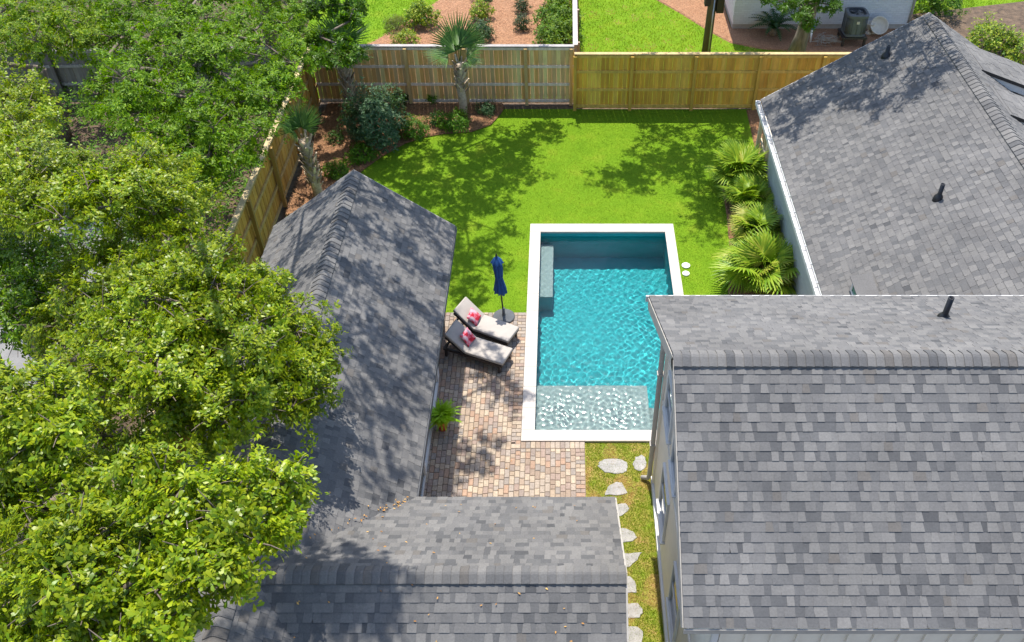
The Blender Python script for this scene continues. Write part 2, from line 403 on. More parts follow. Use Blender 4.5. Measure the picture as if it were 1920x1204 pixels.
class Roof:
    """One house's roof: decks, shingles and ridge caps."""
    def __init__(s, house): s.house = house; s.deck = MB(); s.p = []; s.caps = []; s.obj = None
    def slope(s, O, U, L, V, S, expo, hide=None, dark=0.5, th=0.11):
        O = Vector(O); U = Vector(U).normalized(); V = Vector(V).normalized(); Nn = U.cross(V)
        if Nn.z < 0: Nn = -Nn
        s.deck.obox(O - Nn*th, U, V, Nn, L, S, th)
        n = int(round(S/expo)); e = S/n
        for r in range(n):
            u = 0.0; tabby = random.random() < 0.5
            while u < L - 0.03:
                if tabby:
                    w = random.choice((0.09, 0.11, 0.13, 0.16)); layer = 1
                    tone = random.choices((2, 3, 4, 5, 6), (0.6, 3, 4, 1.2, 0.5))[0]; tp = random.choice((0.0, 0.008))
                else:
                    w = random.choice((0.07, 0.09, 0.12, 0.15, 0.20)); layer = 0
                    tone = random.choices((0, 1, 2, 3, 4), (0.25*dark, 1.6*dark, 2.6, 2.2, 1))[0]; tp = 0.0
                tabby = not tabby if random.random() < 0.85 else tabby
                if u + w > L - 0.05: w = L - u
                P = O + U*u + V*(r*e)
                mid = P + U*(w/2) + V*(e/2)
                if not (hide and hide(mid)):
                    x, y, d = proj(mid)
                    Mx = Matrix.Identity(4)
                    for i in range(3):
                        Mx[i][0] = U[i]; Mx[i][1] = V[i]; Mx[i][2] = Nn[i]; Mx[i][3] = P[i]
                    seen = -30 < x < 1950 and -30 < y < 1234
                    s.p.append((d if seen else 1e3 + d, (round(w, 3), round(e, 3), tp, tone, layer), Mx))
                u += w
    def ridge(s, A, B, step, half, slope_deg, hide=None):
        """overlapping bent cap shingles from A to B"""
        A = Vector(A); B = Vector(B); D = (B-A); n = int(D.length/step); D.normalize()
        side = Vector((0, 0, 1)).cross(D); up = Vector((0, 0, 1))
        for i in range(n):
            P = A + D*(i*step)
            if hide and hide(P): continue
            s.caps.append((P, D, side, up, step, half, slope_deg, random.choices((1,2,3,4,5,6),(1,2,3,3,2,1))[0]))
    def finish(s, keep=300):
        s.obj = s.deck.build('roof', M['deck'], s.house)
        s.p.sort(key=lambda q: q[0])
        for d, key, Mx in s.p[:keep]:
            link('shingle', shingle_data(key), s.obj, Mx)
        mb = MB()
        for d, key, Mx in s.p[keep:]:
            src = shingle_mesh(*key)[0]
            mb.add([Mx @ Vector(v) for v in src.v], src.f, src.c[0])
        if mb.v:
            tag(mb.build('shingle_courses', M['shingle'], s.obj), kind='stuff')
        cache = {}
        for P, D, side, up, step, half, sl, tone in s.caps:
            k = (step, half, sl, tone)
            if k not in cache:
                tn = math.tan(R(sl)); prof = []
                for q in (-1, -0.6, -0.25, 0, 0.25, 0.6, 1):
                    prof.append((q*half, 0.022 - abs(q)*half*tn - (0.012 if q == 0 else 0.0)))
                m2 = len(prof); L2 = step*1.2; vs_ = []
                for t, h, sc_ in ((-0.012, 0.014, 1.01), (0.012, 0.018, 1.01), (L2, -0.004, 0.97)):
                    vs_ += [(t, x*sc_, z + h) for x, z in prof]
                fs = [(r_*m2+i, r_*m2+i+1, (r_+1)*m2+i+1, (r_+1)*m2+i) for r_ in range(2) for i in range(m2-1)]
                o = len(vs_); vs_ += [(-0.008, x, z - 0.014) for x, z in prof]
                fs += [(o+i, o+i+1, i+1, i) for i in range(m2-1)]
                for e_ in (0, m2-1):                      # skirts down to the courses
                    o2 = len(vs_)
                    for t, sc_ in ((-0.012, 1.0), (0.012, 1.0), (L2, 0.96)):
                        vs_.append((t, prof[e_][0]*sc_, prof[e_][1] - 0.03))
                    fs += [(e_, m2+e_, o2+1, o2), (m2+e_, 2*m2+e_, o2+2, o2+1)]
                cache[k] = MB().add(vs_, fs, TONES[tone], False).mesh('ridge_cap', M['shingle'])
            Mx = Matrix.Identity(4)
            for i in range(3):
                Mx[i][0] = D[i]; Mx[i][1] = side[i]; Mx[i][2] = up[i]; Mx[i][3] = P[i]
            link('ridge_cap', cache[k], s.obj, Mx)
        return s.obj

def vent_pipe(parent, p, h, r=0.045):
    mb = MB().lathe([(r*2.6, -0.12), (r*2.2, 0.02), (r*1.15, 0.09), (r, 0.1), (r, h), (r*0.75, h), (r*0.75, h-0.05)], p, 14)
    return mb.build('vent_pipe', M['black'], parent)

def window(parent, x, y0, y1, z0, z1, face=-1, name='window'):
    """window in a wall that faces -x, its frame standing proud"""
    f = 0.05; mb = MB(); xo = x + face*0.045
    a, b2 = sorted((x - face*0.02, xo))
    mb.box((a, y0-f, z0-f), (b2, y0, z1+f)); mb.box((a, y1, z0-f), (b2, y1+f, z1+f))
    mb.box((a, y0, z0-f), (b2, y1, z0)); mb.box((a, y0, z1), (b2, y1, z1+f))
    w = mb.build(name, M['trim'], parent)
    zc = (z0+z1)/2
    MB().box((min(x+face*0.012, x+face*0.03), y0, zc-0.018), (max(x+face*0.012, x+face*0.03), y1, zc+0.018)).build('meeting_rail', M['trim'], w)
    for za, zb in ((z0, zc-0.018), (zc+0.018, z1)):
        MB().box((min(x+face*0.004, x+face*0.012), y0, za), (max(x+face*0.004, x+face*0.012), y1, zb)).build('pane', M['glass'], w)
    MB().box((min(x-face*0.02, x+face*0.08), y0-0.08, z0-f-0.035), (max(x-face*0.02, x+face*0.08), y1+0.08, z0-f)).build('sill', M['trim'], w)
    return w

# ---------------------------------- near house on the right
NH = empty('gabled_house', 'cream two-storey house with grey shingled gable roof beside the pool', 'house', (1.85, 8.3, 0))
NE, NR = 4.9, 6.6                        # eave and ridge heights
NY0, NY1, NYM = 5.36, 11.37, 8.28
NX0, NX1 = 1.46, 9.0
wall = MB()
gz = lambda y: NE - 0.08 + (NR-NE)*(1-abs(y-8.33)/3.0)
wall.prism([(5.5, 0), (11.14, 0), (11.14, gz(11.14)-0.05), (8.33, gz(8.33)-0.05), (5.5, gz(5.5)-0.05)], 0, 1.85, 8.8)
wall.build('wall', M['cream'], NH)
MB().box((1.80, 5.45, 0.0), (1.849, 11.2, 0.14)).build('base_board', M['trim'], NH)
MB().box((1.815, 11.02, 0.141), (1.90, 11.165, NE-0.1)).build('corner_board', M['cream'], NH)
MB().box((1.825, 5.46, 2.62), (1.849, 11.0, 2.70)).build('belt_trim', M['cream'], NH)
for i in range(22):
    x = 1.95 + i*0.32
    MB().box((x, 5.465, 0), (x+0.045, 5.499, NE-0.05)).build('batten', M['cream'], NH)
MB().box((1.852, 5.44, 0), (1.93, 5.499, NE-0.06)).build('corner_board', M['trim'], NH)
for y0, y1, z0, z1 in ((9.2, 10.02, 0.95, 2.0), (7.2, 7.95, 1.0, 2.08), (8.75, 9.35, 3.0, 3.85), (9.85, 10.55, 3.0, 3.85)):
    window(NH, 1.85, y0, y1, z0, z1)
# downspout with its elbow and two straps
mb = MB().tube([(1.62, 11.3, NE-0.2), (1.68, 11.22, NE-0.36), (1.76, 11.16, NE-0.5), (1.76, 11.16, 0.25), (1.74, 11.18, 0.12), (1.62, 11.24, 0.05)], 0.048, 8)
ds = mb.build('downspout', M['taupe'], NH)
for z in (1.2, 3.2): MB().box((1.70, 11.10, z), (1.83, 11.215, z+0.04)).build('strap', M['taupe'], ds)
rf = Roof(NH)
Vf = Vector((0, NYM-NY1, NR-NE)); Vn = Vector((0, NYM-NY0, NR-NE))
rf.slope((NX0, NY0, NE), (1,0,0), NX1-NX0, Vn, Vn.length, 0.125, dark=1.3)  # slope away from the sun: extra dark tones put its shade into colour
rf.slope((NX0, NY1, NE), (1,0,0), NX1-NX0, Vf, Vf.length, 0.125, dark=0.35)  # sunward slope: fewer dark tones, its light put into the colour
rf.ridge((NX0-0.0, NYM, NR+0.005), (NX1, NYM, NR+0.005), 0.115, 0.15, 29)
ro = rf.finish()
# rake boards, gutter trim and eave soffit
for Y, V in ((NY0, Vn), (NY1, Vf)):
    V2 = V.normalized(); Nn = Vector((1,0,0)).cross(V2); Nn = Nn if Nn.z > 0 else -Nn
    MB().obox(Vector((NX0-0.014, Y, NE)) - Nn*0.22, Vector((1,0,0)), V2, Nn, 0.0135, V.length, 0.19).build('rake_board', M['taupe'], ro)
    MB().obox(Vector((NX0, Y, NE)) - Nn*0.145 + V2*0.05, Vector((1,0,0)), V2, Nn, 0.37, V.length-0.1, 0.03).build('soffit', M['dark'], ro)
MB().box((NX0-0.05, NY1+0.002, NE-0.13), (NX1, NY1+0.03, NE-0.005)).build('gutter', M['trim'], ro)
MB().box((NX0, NY0-0.02, NE-0.11), (NX1, NY0-0.002, NE-0.02)).build('drip_edge', M['taupe'], ro)
vent_pipe(ro, (5.85, 10.1, 5.58), 0.42)

# ---------------------------------- garage with its wing, on the left
GA = empty('garage', 'low L-shaped outbuilding with grey shingled gable roof between patio and oaks', 'garage', (-4.45, 10, 0))
GE, GR = 2.7, 4.2
GXE, GXM, GXW = -2.42, -4.47, -6.5
GY1, GY0 = 16.22, 1.0
WE, WYM, WR, WY0, WX1 = 2.7, 6.62, 4.05, 4.4, 0.86     # the wing
WY1 = 8.84
main_h = lambda p: GR - (GR-GE)*abs(p[0]-GXM)/(GXE-GXM)
wing_h = lambda p: WR - (WR-WE)*abs(p[1]-WYM)/(WY1-WYM)
MB().prism([(-6.05, 0), (-2.86, 0), (-2.86, main_h((-2.86,0))-0.16), (GXM, GR-0.16), (-6.05, main_h((-6.05,0))-0.16)], 1, 1.3, 14.02).build('wall', M['trim'], GA)
MB().prism([(-6.05, 0), (-3.05, 0), (-3.05, main_h((-3.05,0))-0.16), (GXM, GR-0.16), (-6.05, main_h((-6.05,0))-0.16)], 1, 14.03, 15.9).build('porch_shade', M['dark'], GA)  # solid dark block; the open porch's shade is put into its colour
MB().box((-2.98, 15.78, 0), (-2.86, 15.9, 2.75)).build('porch_post', M['black'], GA)
MB().prism([(4.65, 0), (8.5, 0), (8.5, 2.75), (WYM, WR-0.15), (4.65, 2.75)], 0, -2.85, 0.5).build('wing_wall', M['trim'], GA)
MB().box((-2.85, 8.9, 0.05), (-2.80, 13.9, 0.16)).build('base_board', M['trim'], GA)
MB().box((-2.85, 13.8, 0.17), (-2.79, 14.0, 2.4)).build('corner_board', M['trim'], GA)
d_ = MB()
for y0, y1 in ((9.9, 10.0), (11.2, 11.3)): d_.box((-2.85, y0, 0.17), (-2.78, y1, 2.2))
d_.box((-2.85, 10.0, 2.1), (-2.78, 11.2, 2.2))
gd = d_.build('door', M['trim'], GA)
MB().box((-2.85, 10.02, 0.17), (-2.82, 11.18, 2.08)).build('pane', M['glass'], gd)
rf = Roof(GA)
Ve = Vector((GXM-GXE, 0, GR-GE)); Vw = Vector((GXM-GXW, 0, GR-GE))
hid_main = lambda p: p[0] > GXM and WY0 < p[1] < WY1 and wing_h(p) > p[2] + 0.03
rf.slope((GXE, GY0, GE), (0,1,0), GY1-GY0, Ve, Ve.length, 0.13, hide=hid_main, dark=0.8)
rf.slope((GXW, GY0, GE), (0,1,0), GY1-GY0, Vw, Vw.length, 0.13, dark=0.8)
hid_wing = lambda p: main_h(p) > p[2] + 0.03
Va = Vector((0, WYM-WY1, WR-WE)); Vb = Vector((0, WYM-WY0, WR-WE))
rf.slope((-4.45, WY1, WE), (1,0,0), WX1+4.45, Va, Va.length, 0.13, hide=hid_wing, dark=0.8)
rf.slope((-4.45, WY0, WE), (1,0,0), WX1+4.45, Vb, Vb.length, 0.13, hide=hid_wing, dark=1.0)  # wing slope away from the sun, likewise toned darker to carry shade
rf.ridge((GXM, GY0, GR+0.005), (GXM, GY1-0.1, GR+0.005), 0.14, 0.16, 36)
rf.ridge((WX1, WYM, WR+0.005), (-4.4, WYM, WR+0.005), 0.12, 0.14, 31, hide=lambda p: p[0] < -4.15)
ro = rf.finish()
MB().box((GXE+0.002, WY1, GE-0.14), (GXE+0.03, GY1, GE-0.015)).build('fascia', M['deck'], ro)
for V, X in ((Ve, GXE), (Vw, GXW)):
    V2 = V.normalized(); Nn = Vector((0,1,0)).cross(V2); Nn = Nn if Nn.z > 0 else -Nn
    MB().obox(Vector((X, GY1+0.002, GE)) - Nn*0.17, Vector((0,1,0)), V2, Nn, 0.025, V.length, 0.165).build('rake_board', M['taupe'], ro)
for V, Y in ((Va, WY1), (Vb, WY0)):
    V2 = V.normalized(); Nn = Vector((1,0,0)).cross(V2); Nn = Nn if Nn.z > 0 else -Nn
    MB().obox(Vector((WX1+0.002, Y, WE)) - Nn*0.17, Vector((1,0,0)), V2, Nn, 0.025, V.length, 0.165).build('rake_board', M['taupe'], ro)

# ---------------------------------- white brick house, far right
FH = empty('brick_house', 'white painted brick house with broad grey shingle roof and shed dormers right of the lawn', 'house', (9, 17, 0))
FE, FR = 2.7, 5.15
FX0, FXM, FX1 = 5.36, 9.25, 13.2
FY0, FY1 = 11.5, 21.85
fh = lambda x: FR - (FR-FE)*abs(x-FXM)/(FXM-FX0)
MB().prism([(5.74, 0), (12.8, 0), (12.8, fh(12.8)-0.16), (FXM, FR-0.16), (5.74, fh(5.74)-0.16)], 1, 11.8, 21.45).build('wall', M['brick2'], FH)
rf = Roof(FH)
Vw = Vector((FXM-FX0, 0, FR-FE)); Ve = Vector((FXM-FX1, 0, FR-FE))
rf.slope((FX0, FY0, FE), (0,1,0), FY1-FY0, Vw, Vw.length, 0.135, dark=0.3)
rf.slope((FX1, FY0, FE), (0,1,0), FY1-FY0, Ve, Ve.length, 0.135, dark=0.2)
rf.ridge((FXM, FY0, FR+0.005), (FXM, FY1-0.1, FR+0.005), 0.15, 0.17, 32)
ro = rf.finish()
V2 = Vw.normalized(); Nn = Vector((0,1,0)).cross(V2); Nn = Nn if Nn.z > 0 else -Nn
MB().obox(Vector((FX0, FY1+0.002, FE)) - Nn*0.17, Vector((0,1,0)), V2, Nn, 0.025, Vw.length, 0.165).build('rake_board', M['trim'], ro)
gt = MB()
gt.box((FX0-0.13, FY0, FE-0.13), (FX0-0.003, FY1, FE-0.118)); gt.box((FX0-0.13, FY0, FE-0.118), (FX0-0.115, FY1, FE-0.02))
gt.box((FX0-0.016, FY0, FE-0.118), (FX0-0.003, FY1, FE-0.03)); gt.box((FX0-0.115, FY1-0.02, FE-0.118), (FX0-0.016, FY1, FE-0.02))
gt = gt.build('gutter', M['trim'], ro)
for i in range(17):
    y = FY0 + 0.3 + i*0.62
    MB().box((FX0-0.135, y, FE-0.019), (FX0-0.005, y+0.025, FE-0.008)).build('hanger', M['metal'], gt)
vent_pipe(ro, (7.72, 15.2, 4.2), 0.34); vent_pipe(ro, (8.1, 20.95, 4.44), 0.26, 0.05)
# shed dormers on the far slope
def shed_dormer(y0, y1, xa, xb, pitch):
    za = fh(xa) + 0.02
    zb = za - (xb-xa)*pitch
    d = MB().prism([(xa+0.15, fh(xa+0.15)-0.1), (xb-0.12, fh(xb-0.12)-0.1), (xb-0.12, zb-0.06), (xa+0.15, za-0.15*pitch-0.06)], 1, y0+0.18, y1-0.1).build('dormer', M['trim'], ro)
    mb = MB(); V = Vector((xa-xb, 0, za-zb)); U = Vector((0,1,0)); V2 = V.normalized()
    Nn = U.cross(V2); Nn = Nn if Nn.z > 0 else -Nn
    mb.obox(Vector((xb, y0, zb)) - Nn*0.05, U, V2, Nn, y1-y0, V.length, 0.05, TONES[4])
    e = 0.14; n = int(V.length/e)
    for r in range(n):
        u = 0
        while u < y1-y0-0.05:
            w = min(random.choice((0.14,0.2,0.26)), y1-y0-u)
            mb.obox(Vector((xb, y0+u, zb)) + V2*(r*e) + Nn*0.0005, U, V2, Nn, w-0.004, e*0.98, random.choice((0.006,0.011)), TONES[random.choice((3,4,5,4))])
            u += w
    tag(mb.build('dormer_shingles', M['shingle'], d), kind='stuff')
    MB().obox(Vector((xb, y0-0.012, zb)) - Nn*0.06, U, V2, Nn, 0.01, V.length, 0.075).build('drip_edge', M['black'], d)
    MB().obox(Vector((xb, y0+0.02, zb)) - Nn*0.22, U, V2, Nn, 0.03, V.length-0.25, 0.168).build('dormer_fascia', M['trim'], d)
shed_dormer(19.65, 21.1, 9.95, 12.9, 0.36)
shed_dormer(17.4, 18.75, 9.78, 12.9, 0.36)
# small side dormer with green blind, low on the near slope
zr = fh(5.85)
sd = MB().box((5.85, 13.15, zr-0.15), (6.12, 13.75, zr+0.26)).build('dormer', M['cream'], ro)
dv = Vector((0.95, 0, 0.16)).normalized(); dn = Vector((-dv.z, 0, dv.x))
MB().obox(Vector((5.78, 13.1, zr+0.25)), Vector((0,1,0)), dv, dn, 0.7, 0.42, 0.03, TONES[3]).build('dormer_roof', M['shingle'], sd)
m = mat_noise('green_blind', (0.03, 0.16, 0.10), 0.1, 8, 0.4)
MB().box((5.82, 13.25, zr+0.06), (5.849, 13.6, zr+0.22)).build('pane', m, sd)
fr_ = MB()
for y0, y1, z0, z1 in ((13.2,13.25,zr+0.02,zr+0.25),(13.6,13.65,zr+0.02,zr+0.25),(13.25,13.6,zr+0.02,zr+0.06),(13.25,13.6,zr+0.22,zr+0.25)):
    fr_.box((5.80, y0, z0), (5.849, y1, z1))
fr_.build('window_frame', M['trim'], sd)

# ---------------------------------- neighbour's white house at the top
NB = empty('neighbour_house', 'white brick neighbour house standing behind the new fence at the top edge', 'house', (9.5, 34, 0))
MB().box((6.28, 31.8, 0.22), (12.75, 40, 3.0)).build('wall', M['brick'], NB)
MB().box((6.30, 31.83, 0), (12.73, 39.9, 0.219)).build('plinth', M['taupe'], NB)
rb = MB().prism([(6.0, 3.0), (13.0, 3.0), (9.5, 5.2)], 1, 31.4, 40.4).build('roof', M['deck'], NB)
MB().tube([(12.79, 31.76, 2.9), (12.79, 31.76, 0.1)], 0.045, 8).build('downspout', M['taupe'], NB)

#@@FENCES
# ------------------------------------------------------------------ fences
_BD = {}
def board_mesh(w, h, t, col):
    k = (w, h, t, col)
    if k not in _BD:
        _BD[k] = MB().add([(0.003,0,0),(w-0.003,0,0),(w-0.003,t,0),(0.003,t,0),(0.003,0,h),(w-0.003,0,h),(w-0.003,t,h),(0.003,t,h)],
                          [(4,5,6,7),(0,1,5,4),(1,2,6,5),(2,3,7,6),(3,0,4,7)], col).mesh('board', M['wood'])
    return _BD[k]
def frame_mx(P, U, V):
    Mx = Matrix.Identity(4)
    for i in range(3):
        Mx[i][0] = U[i]; Mx[i][1] = V[i]; Mx[i][2] = (0, 0, 1)[i]; Mx[i][3] = P[i]
    return Mx
def fence(name, label, A, B, h, posts, cols, railcol, postcol, bw=0.14, rails=(0.08, 0.66, 1.28), cap=True, capcol=None, side=1, post_h=None, jitter=0.012, gap_cols=None, group=None):
    """Boards from A to B; rails and posts stand on the side that V points away from (side=1: right of A->B)."""
    A = Vector((*A, 0)); B = Vector((*B, 0)); D = B - A; Ln = D.length; U = D.normalized()
    V = Vector((-U.y, U.x, 0)) * side                    # from the rails towards the boards
    root = empty(name, label, 'fence', A + U*Ln/2, group)
    n = int(Ln/bw); w = Ln/n
    for i in range(n):
        c = random.choice(cols)
        off = 0.018 if i % 2 else 0.0
        Mx = frame_mx(A + U*(i*w) + V*(0.0 + off*0.6) + Vector((0,0,0.03)), U, V)
        link('board', board_mesh(round(w, 4), round(h - 0.05 + random.choice((0, -0.004, -0.008)), 3), 0.019, c), root, Mx)
    for z in rails:
        mb = MB()
        mb.obox(A - V*0.042 + Vector((0,0,z)), U, V, Vector((0,0,1)), Ln, 0.040, 0.085, railcol)
        mb.build('rail', M['wood'], root)
    top = MB().obox(A - V*0.042 + Vector((0,0,h-0.13)), U, V, Vector((0,0,1)), Ln, 0.040, 0.085, railcol)
    top.build('rail', M['wood'], root)
    if cap:
        MB().obox(A - V*0.075 + Vector((0,0,h-0.018)), U, V, Vector((0,0,1)), Ln, 0.15, 0.03, capcol or railcol).build('cap', M['wood'], root)
    for t in posts:
        P = A + U*t
        MB().obox(P - U*0.05 - V*0.145, U, V, Vector((0,0,1)), 0.1, 0.1, (post_h or h) - 0.05, postcol).build('post', M['wood'], root)
    return root
NEWC = [tuple(min(0.75, q*k) for q, k in zip(c, (1.4, 1.3, 0.75))) for c in [(0.46,0.27,0.055),(0.52,0.31,0.065),(0.42,0.24,0.05),(0.56,0.36,0.10),(0.48,0.31,0.085),(0.50,0.285,0.05)]]
OLDC = [tuple(min(0.75, q*k) for q, k in zip(c, (1.8, 1.65, 1.1))) for c in [(0.36,0.235,0.125),(0.42,0.285,0.165),(0.31,0.215,0.13),(0.46,0.33,0.20),(0.38,0.24,0.115),(0.29,0.225,0.155),(0.50,0.375,0.24),(0.34,0.26,0.18)]]
LFTC = [tuple(min(0.75, q*k) for q, k in zip(c, (1.35, 1.25, 0.8))) for c in [(0.40,0.235,0.065),(0.45,0.27,0.08),(0.36,0.20,0.055),(0.48,0.30,0.10),(0.33,0.19,0.06)]]
GRYC = [(0.16,0.14,0.125),(0.19,0.17,0.15),(0.13,0.115,0.10),(0.22,0.195,0.17)]
fence('back_fence', 'new golden pine board fence along the back of the lawn', (0.36, 26.06), (9.9, 26.06), 1.93, [0.03, 1.81, 3.8, 5.82, 7.8], NEWC, (0.66,0.43,0.09), (0.55,0.34,0.05), capcol=(0.45,0.32,0.14))
fence('back_fence', 'older weathered tan board fence behind the palms and mulch bed', (-7.95, 26.42), (0.36, 26.40), 2.02, [1.05, 3.0, 4.85, 6.78, 8.22], OLDC, (0.75,0.62,0.50), (0.52,0.36,0.15), capcol=(0.33,0.30,0.285))
fence('side_fence', 'long golden board fence running from back corner past the garage', (-7.78, 3.5), (-7.95, 26.38), 1.97, [0.4+i*2.4 for i in range(10)], LFTC, (0.47,0.31,0.12), (0.36,0.22,0.06), capcol=(0.50,0.38,0.2))
fence('divider_fence', 'pale topped fence dividing the two yards beyond the back fence', (0.40, 26.6), (0.47, 40), 1.95, [0.3+i*2.4 for i in range(6)], [(0.30,0.2,0.13),(0.24,0.17,0.12)], (0.3,0.22,0.16), (0.28,0.2,0.14), capcol=(0.50,0.45,0.42))
fence('short_fence', 'short cream topped fence panel at corner of the white brick house', (5.83, 21.55), (5.85, 22.95), 1.55, [0.06, 1.34], [(0.62,0.48,0.29),(0.56,0.42,0.24),(0.50,0.37,0.2)], (0.6,0.5,0.36), (0.6,0.5,0.36), capcol=(0.70,0.62,0.5), side=-1, rails=(0.1, 0.75))
fence('grey_fence', 'dark grey weathered fence behind the trees at upper left', (-22, 26.2), (-8.6, 26.7), 1.9, [0.9+i*2.45 for i in range(6)], GRYC, (0.27,0.25,0.23), (0.12,0.1,0.09), cap=False)

# ------------------------------------------------------------------ patio
patio = tag(MB().prism([(-2.86, 6), (0.47, 6), (0.47, 12.18), (CX0-0.002, 12.18), (CX0-0.002, 16.24), (-3.2, 16.24), (-3.2, 14.0), (-2.86, 14.0)], 2, -0.05, 0.012).build('patio', M['sand']), kind='structure')
PAVC = [(0.40,0.31,0.235),(0.47,0.37,0.27),(0.34,0.255,0.195),(0.53,0.45,0.35),(0.385,0.345,0.315),(0.31,0.285,0.27),(0.44,0.28,0.19),(0.56,0.47,0.365),(0.36,0.27,0.235),(0.46,0.40,0.34),(0.29,0.24,0.22)]
PAVC = [tuple(q*0.68*0.75*m_ + 0.28*0.25*k for q, k, m_ in zip(c, (1.1, 0.92, 0.76), (1.05, 0.97, 0.88))) for c in PAVC]
pav = []
def paver_ok(x0, y0, x1, y1):
    return True
def lay(x0, x1, y0, y1, cw, lens, along='y'):
    """running-bond columns"""
    u = (x0 if along == 'y' else y0); uend = (x1 if along == 'y' else y1); k = 0
    n = max(1, round((uend-u)/cw)); cw = (uend-u)/n
    for i in range(n):
        v = (y0 if along == 'y' else x0); vend = (y1 if along == 'y' else x1)
        first = True
        while v < vend - 0.02:
            l = random.choice(lens) if not (first and i % 2) else lens[0]*0.5
            first = False
            if v + l > vend - 0.04: l = vend - v
            c = random.randrange(len(PAVC))
            if along == 'y': pav.append((u, v, cw, l, c))
            else: pav.append((v, u, l, cw, c))
            v += l
        u += cw
lay(-3.2, -2.86, 14.02, 16.24, 0.113, (0.17, 0.17, 0.22))
lay(-2.86, CX0-0.21, 6.0, 16.24, 0.104, (0.17, 0.17, 0.17, 0.22, 0.115))
lay(CX0-0.21, CX0-0.005, 12.0, 16.24, 0.108, (0.2,), along='x')
lay(CX0-0.21, 0.47, 12.0, 12.18, 0.18, (0.104,), along='x')
lay(CX0-0.21, 0.27, 6.0, 12.0, 0.104, (0.17, 0.17, 0.17, 0.22, 0.115))
lay(0.27, 0.465, 6.0, 12.0, 0.104, (0.195,), along='x')
_PV = {}
def paver_mb(w, l, c):
    g, t, bv = 0.004, 0.03, 0.006
    return MB().add([(g,g,0),(w-g,g,0),(w-g,l-g,0),(g,l-g,0),(g,g,t-bv),(w-g,g,t-bv),(w-g,l-g,t-bv),(g,l-g,t-bv),
                     (g+bv,g+bv,t),(w-g-bv,g+bv,t),(w-g-bv,l-g-bv,t),(g+bv,l-g-bv,t)],
                    [(8,9,10,11),(4,5,9,8),(5,6,10,9),(6,7,11,10),(7,4,8,11),(0,1,5,4),(1,2,6,5),(2,3,7,6),(3,0,4,7)], PAVC[c])
def pav_vis(q):
    x, y, d = proj((q[0]+q[2]/2, q[1]+q[3]/2, 0.04))
    return 790 - (y-720)*0.1 < x and 590 < y < 925
pav.sort(key=lambda q: (0 if pav_vis(q) else 1, q[1]))
rest = MB()
for i, (x, y, w, l, c) in enumerate(pav):
    dz = 0.0135 + random.choice((0, 0.0015, 0.003))
    if i < 300:
        k = (round(w, 3), round(l, 3), c)
        if k not in _PV: _PV[k] = paver_mb(w, l, c).mesh('paver', M['paver'])
        link('paver', _PV[k], patio, Matrix.Translation((x, y, dz)))
    else:
        src = paver_mb(w, l, c)
        rest.add([(a+x, b2+y, z+dz) for a, b2, z in src.v], src.f, PAVC[c])
tag(rest.build('paver_field', M['paver'], patio), kind='stuff')

# ------------------------------------------------------------------ swimming pool
pool = empty('swimming_pool', 'rectangular turquoise swimming pool with pale stone coping in the lawn', 'pool', (1.09, 15.97, 0))
FS, FD = -1.08, -1.40                                     # shallow and deep floor
mb = MB()
mb.add([(PX0,PY0,0.01),(PX1,PY0,0.01),(PX1,PY1,0.01),(PX0,PY1,0.01),(PX0,PY0,FS),(PX1,PY0,FS),(PX1,PY1,FD),(PX0,PY1,FD),(PX0,16.6,FS-0.12),(PX1,16.6,FS-0.12)],
       [(0,4,5,1),(1,5,9,6,2),(2,6,7,3),(3,7,8,4,0),(4,8,9,5),(8,7,6,9)])
basin = mb.build('basin', M['plaster'], pool)
MB().box((PX0-0.2,PY0-0.2,-2.0),(PX1+0.2,PY1+0.2,-1.9)).build('footing', M['concrete'], pool)
MB().box((PX0+0.002, PY0+0.002, -1.3), (1.93, 14.05, -0.30)).build('sun_shelf', M['ledge'], pool)
MB().box((1.932, PY0+0.002, -1.3), (PX1-0.002, 13.55, -0.62)).build('step', M['ledge'], pool)
bench = MB().box((PX0+0.002, 17.22, -1.8), (-0.27, 19.33, -0.50)).build('bench', M['plaster'], pool)  # sides in deeper plaster teal, putting their shade into the colour
MB().box((PX0+0.003, 17.21, -0.499), (-0.255, 19.34, -0.455)).build('bench_top', M['ledge'], bench)
def stones(x0, x1, y0, y1, along):
    a, b2 = (x0, x1) if along == 'x' else (y0, y1)
    n = round((b2-a)/0.61); st = (b2-a)/n
    for i in range(n):
        p, q = a+i*st+0.001, a+(i+1)*st-0.001
        lo = (p, y0, 0.012) if along == 'x' else (x0, p, 0.012); hi = (q, y1, 0.062) if along == 'x' else (x1, q, 0.062)
        mb = MB().box(lo, hi)
        bm = bmesh.new(); me = mb.mesh('coping_stone', M['coping'], ORG[pool.name]); bm.from_mesh(me)
        bmesh.ops.bevel(bm, geom=[e for e in bm.edges if abs(e.verts[0].co.z-e.verts[1].co.z) < 1e-5 and e.verts[0].co.z > 0.03], offset=0.005, segments=2, affect='EDGES')
        bm.to_mesh(me); bm.free()
        link('coping_stone', me, pool, Matrix.Translation(ORG[pool.name]))
stones(CX0, CX1, PY1-0.02, CY1, 'x'); stones(CX0, CX1, CY0, PY0+0.02, 'x')
stones(CX0, PX0+0.02, PY0+0.0205, PY1-0.0205, 'y'); stones(PX1-0.02, CX1, PY0+0.0205, PY1-0.0205, 'y')

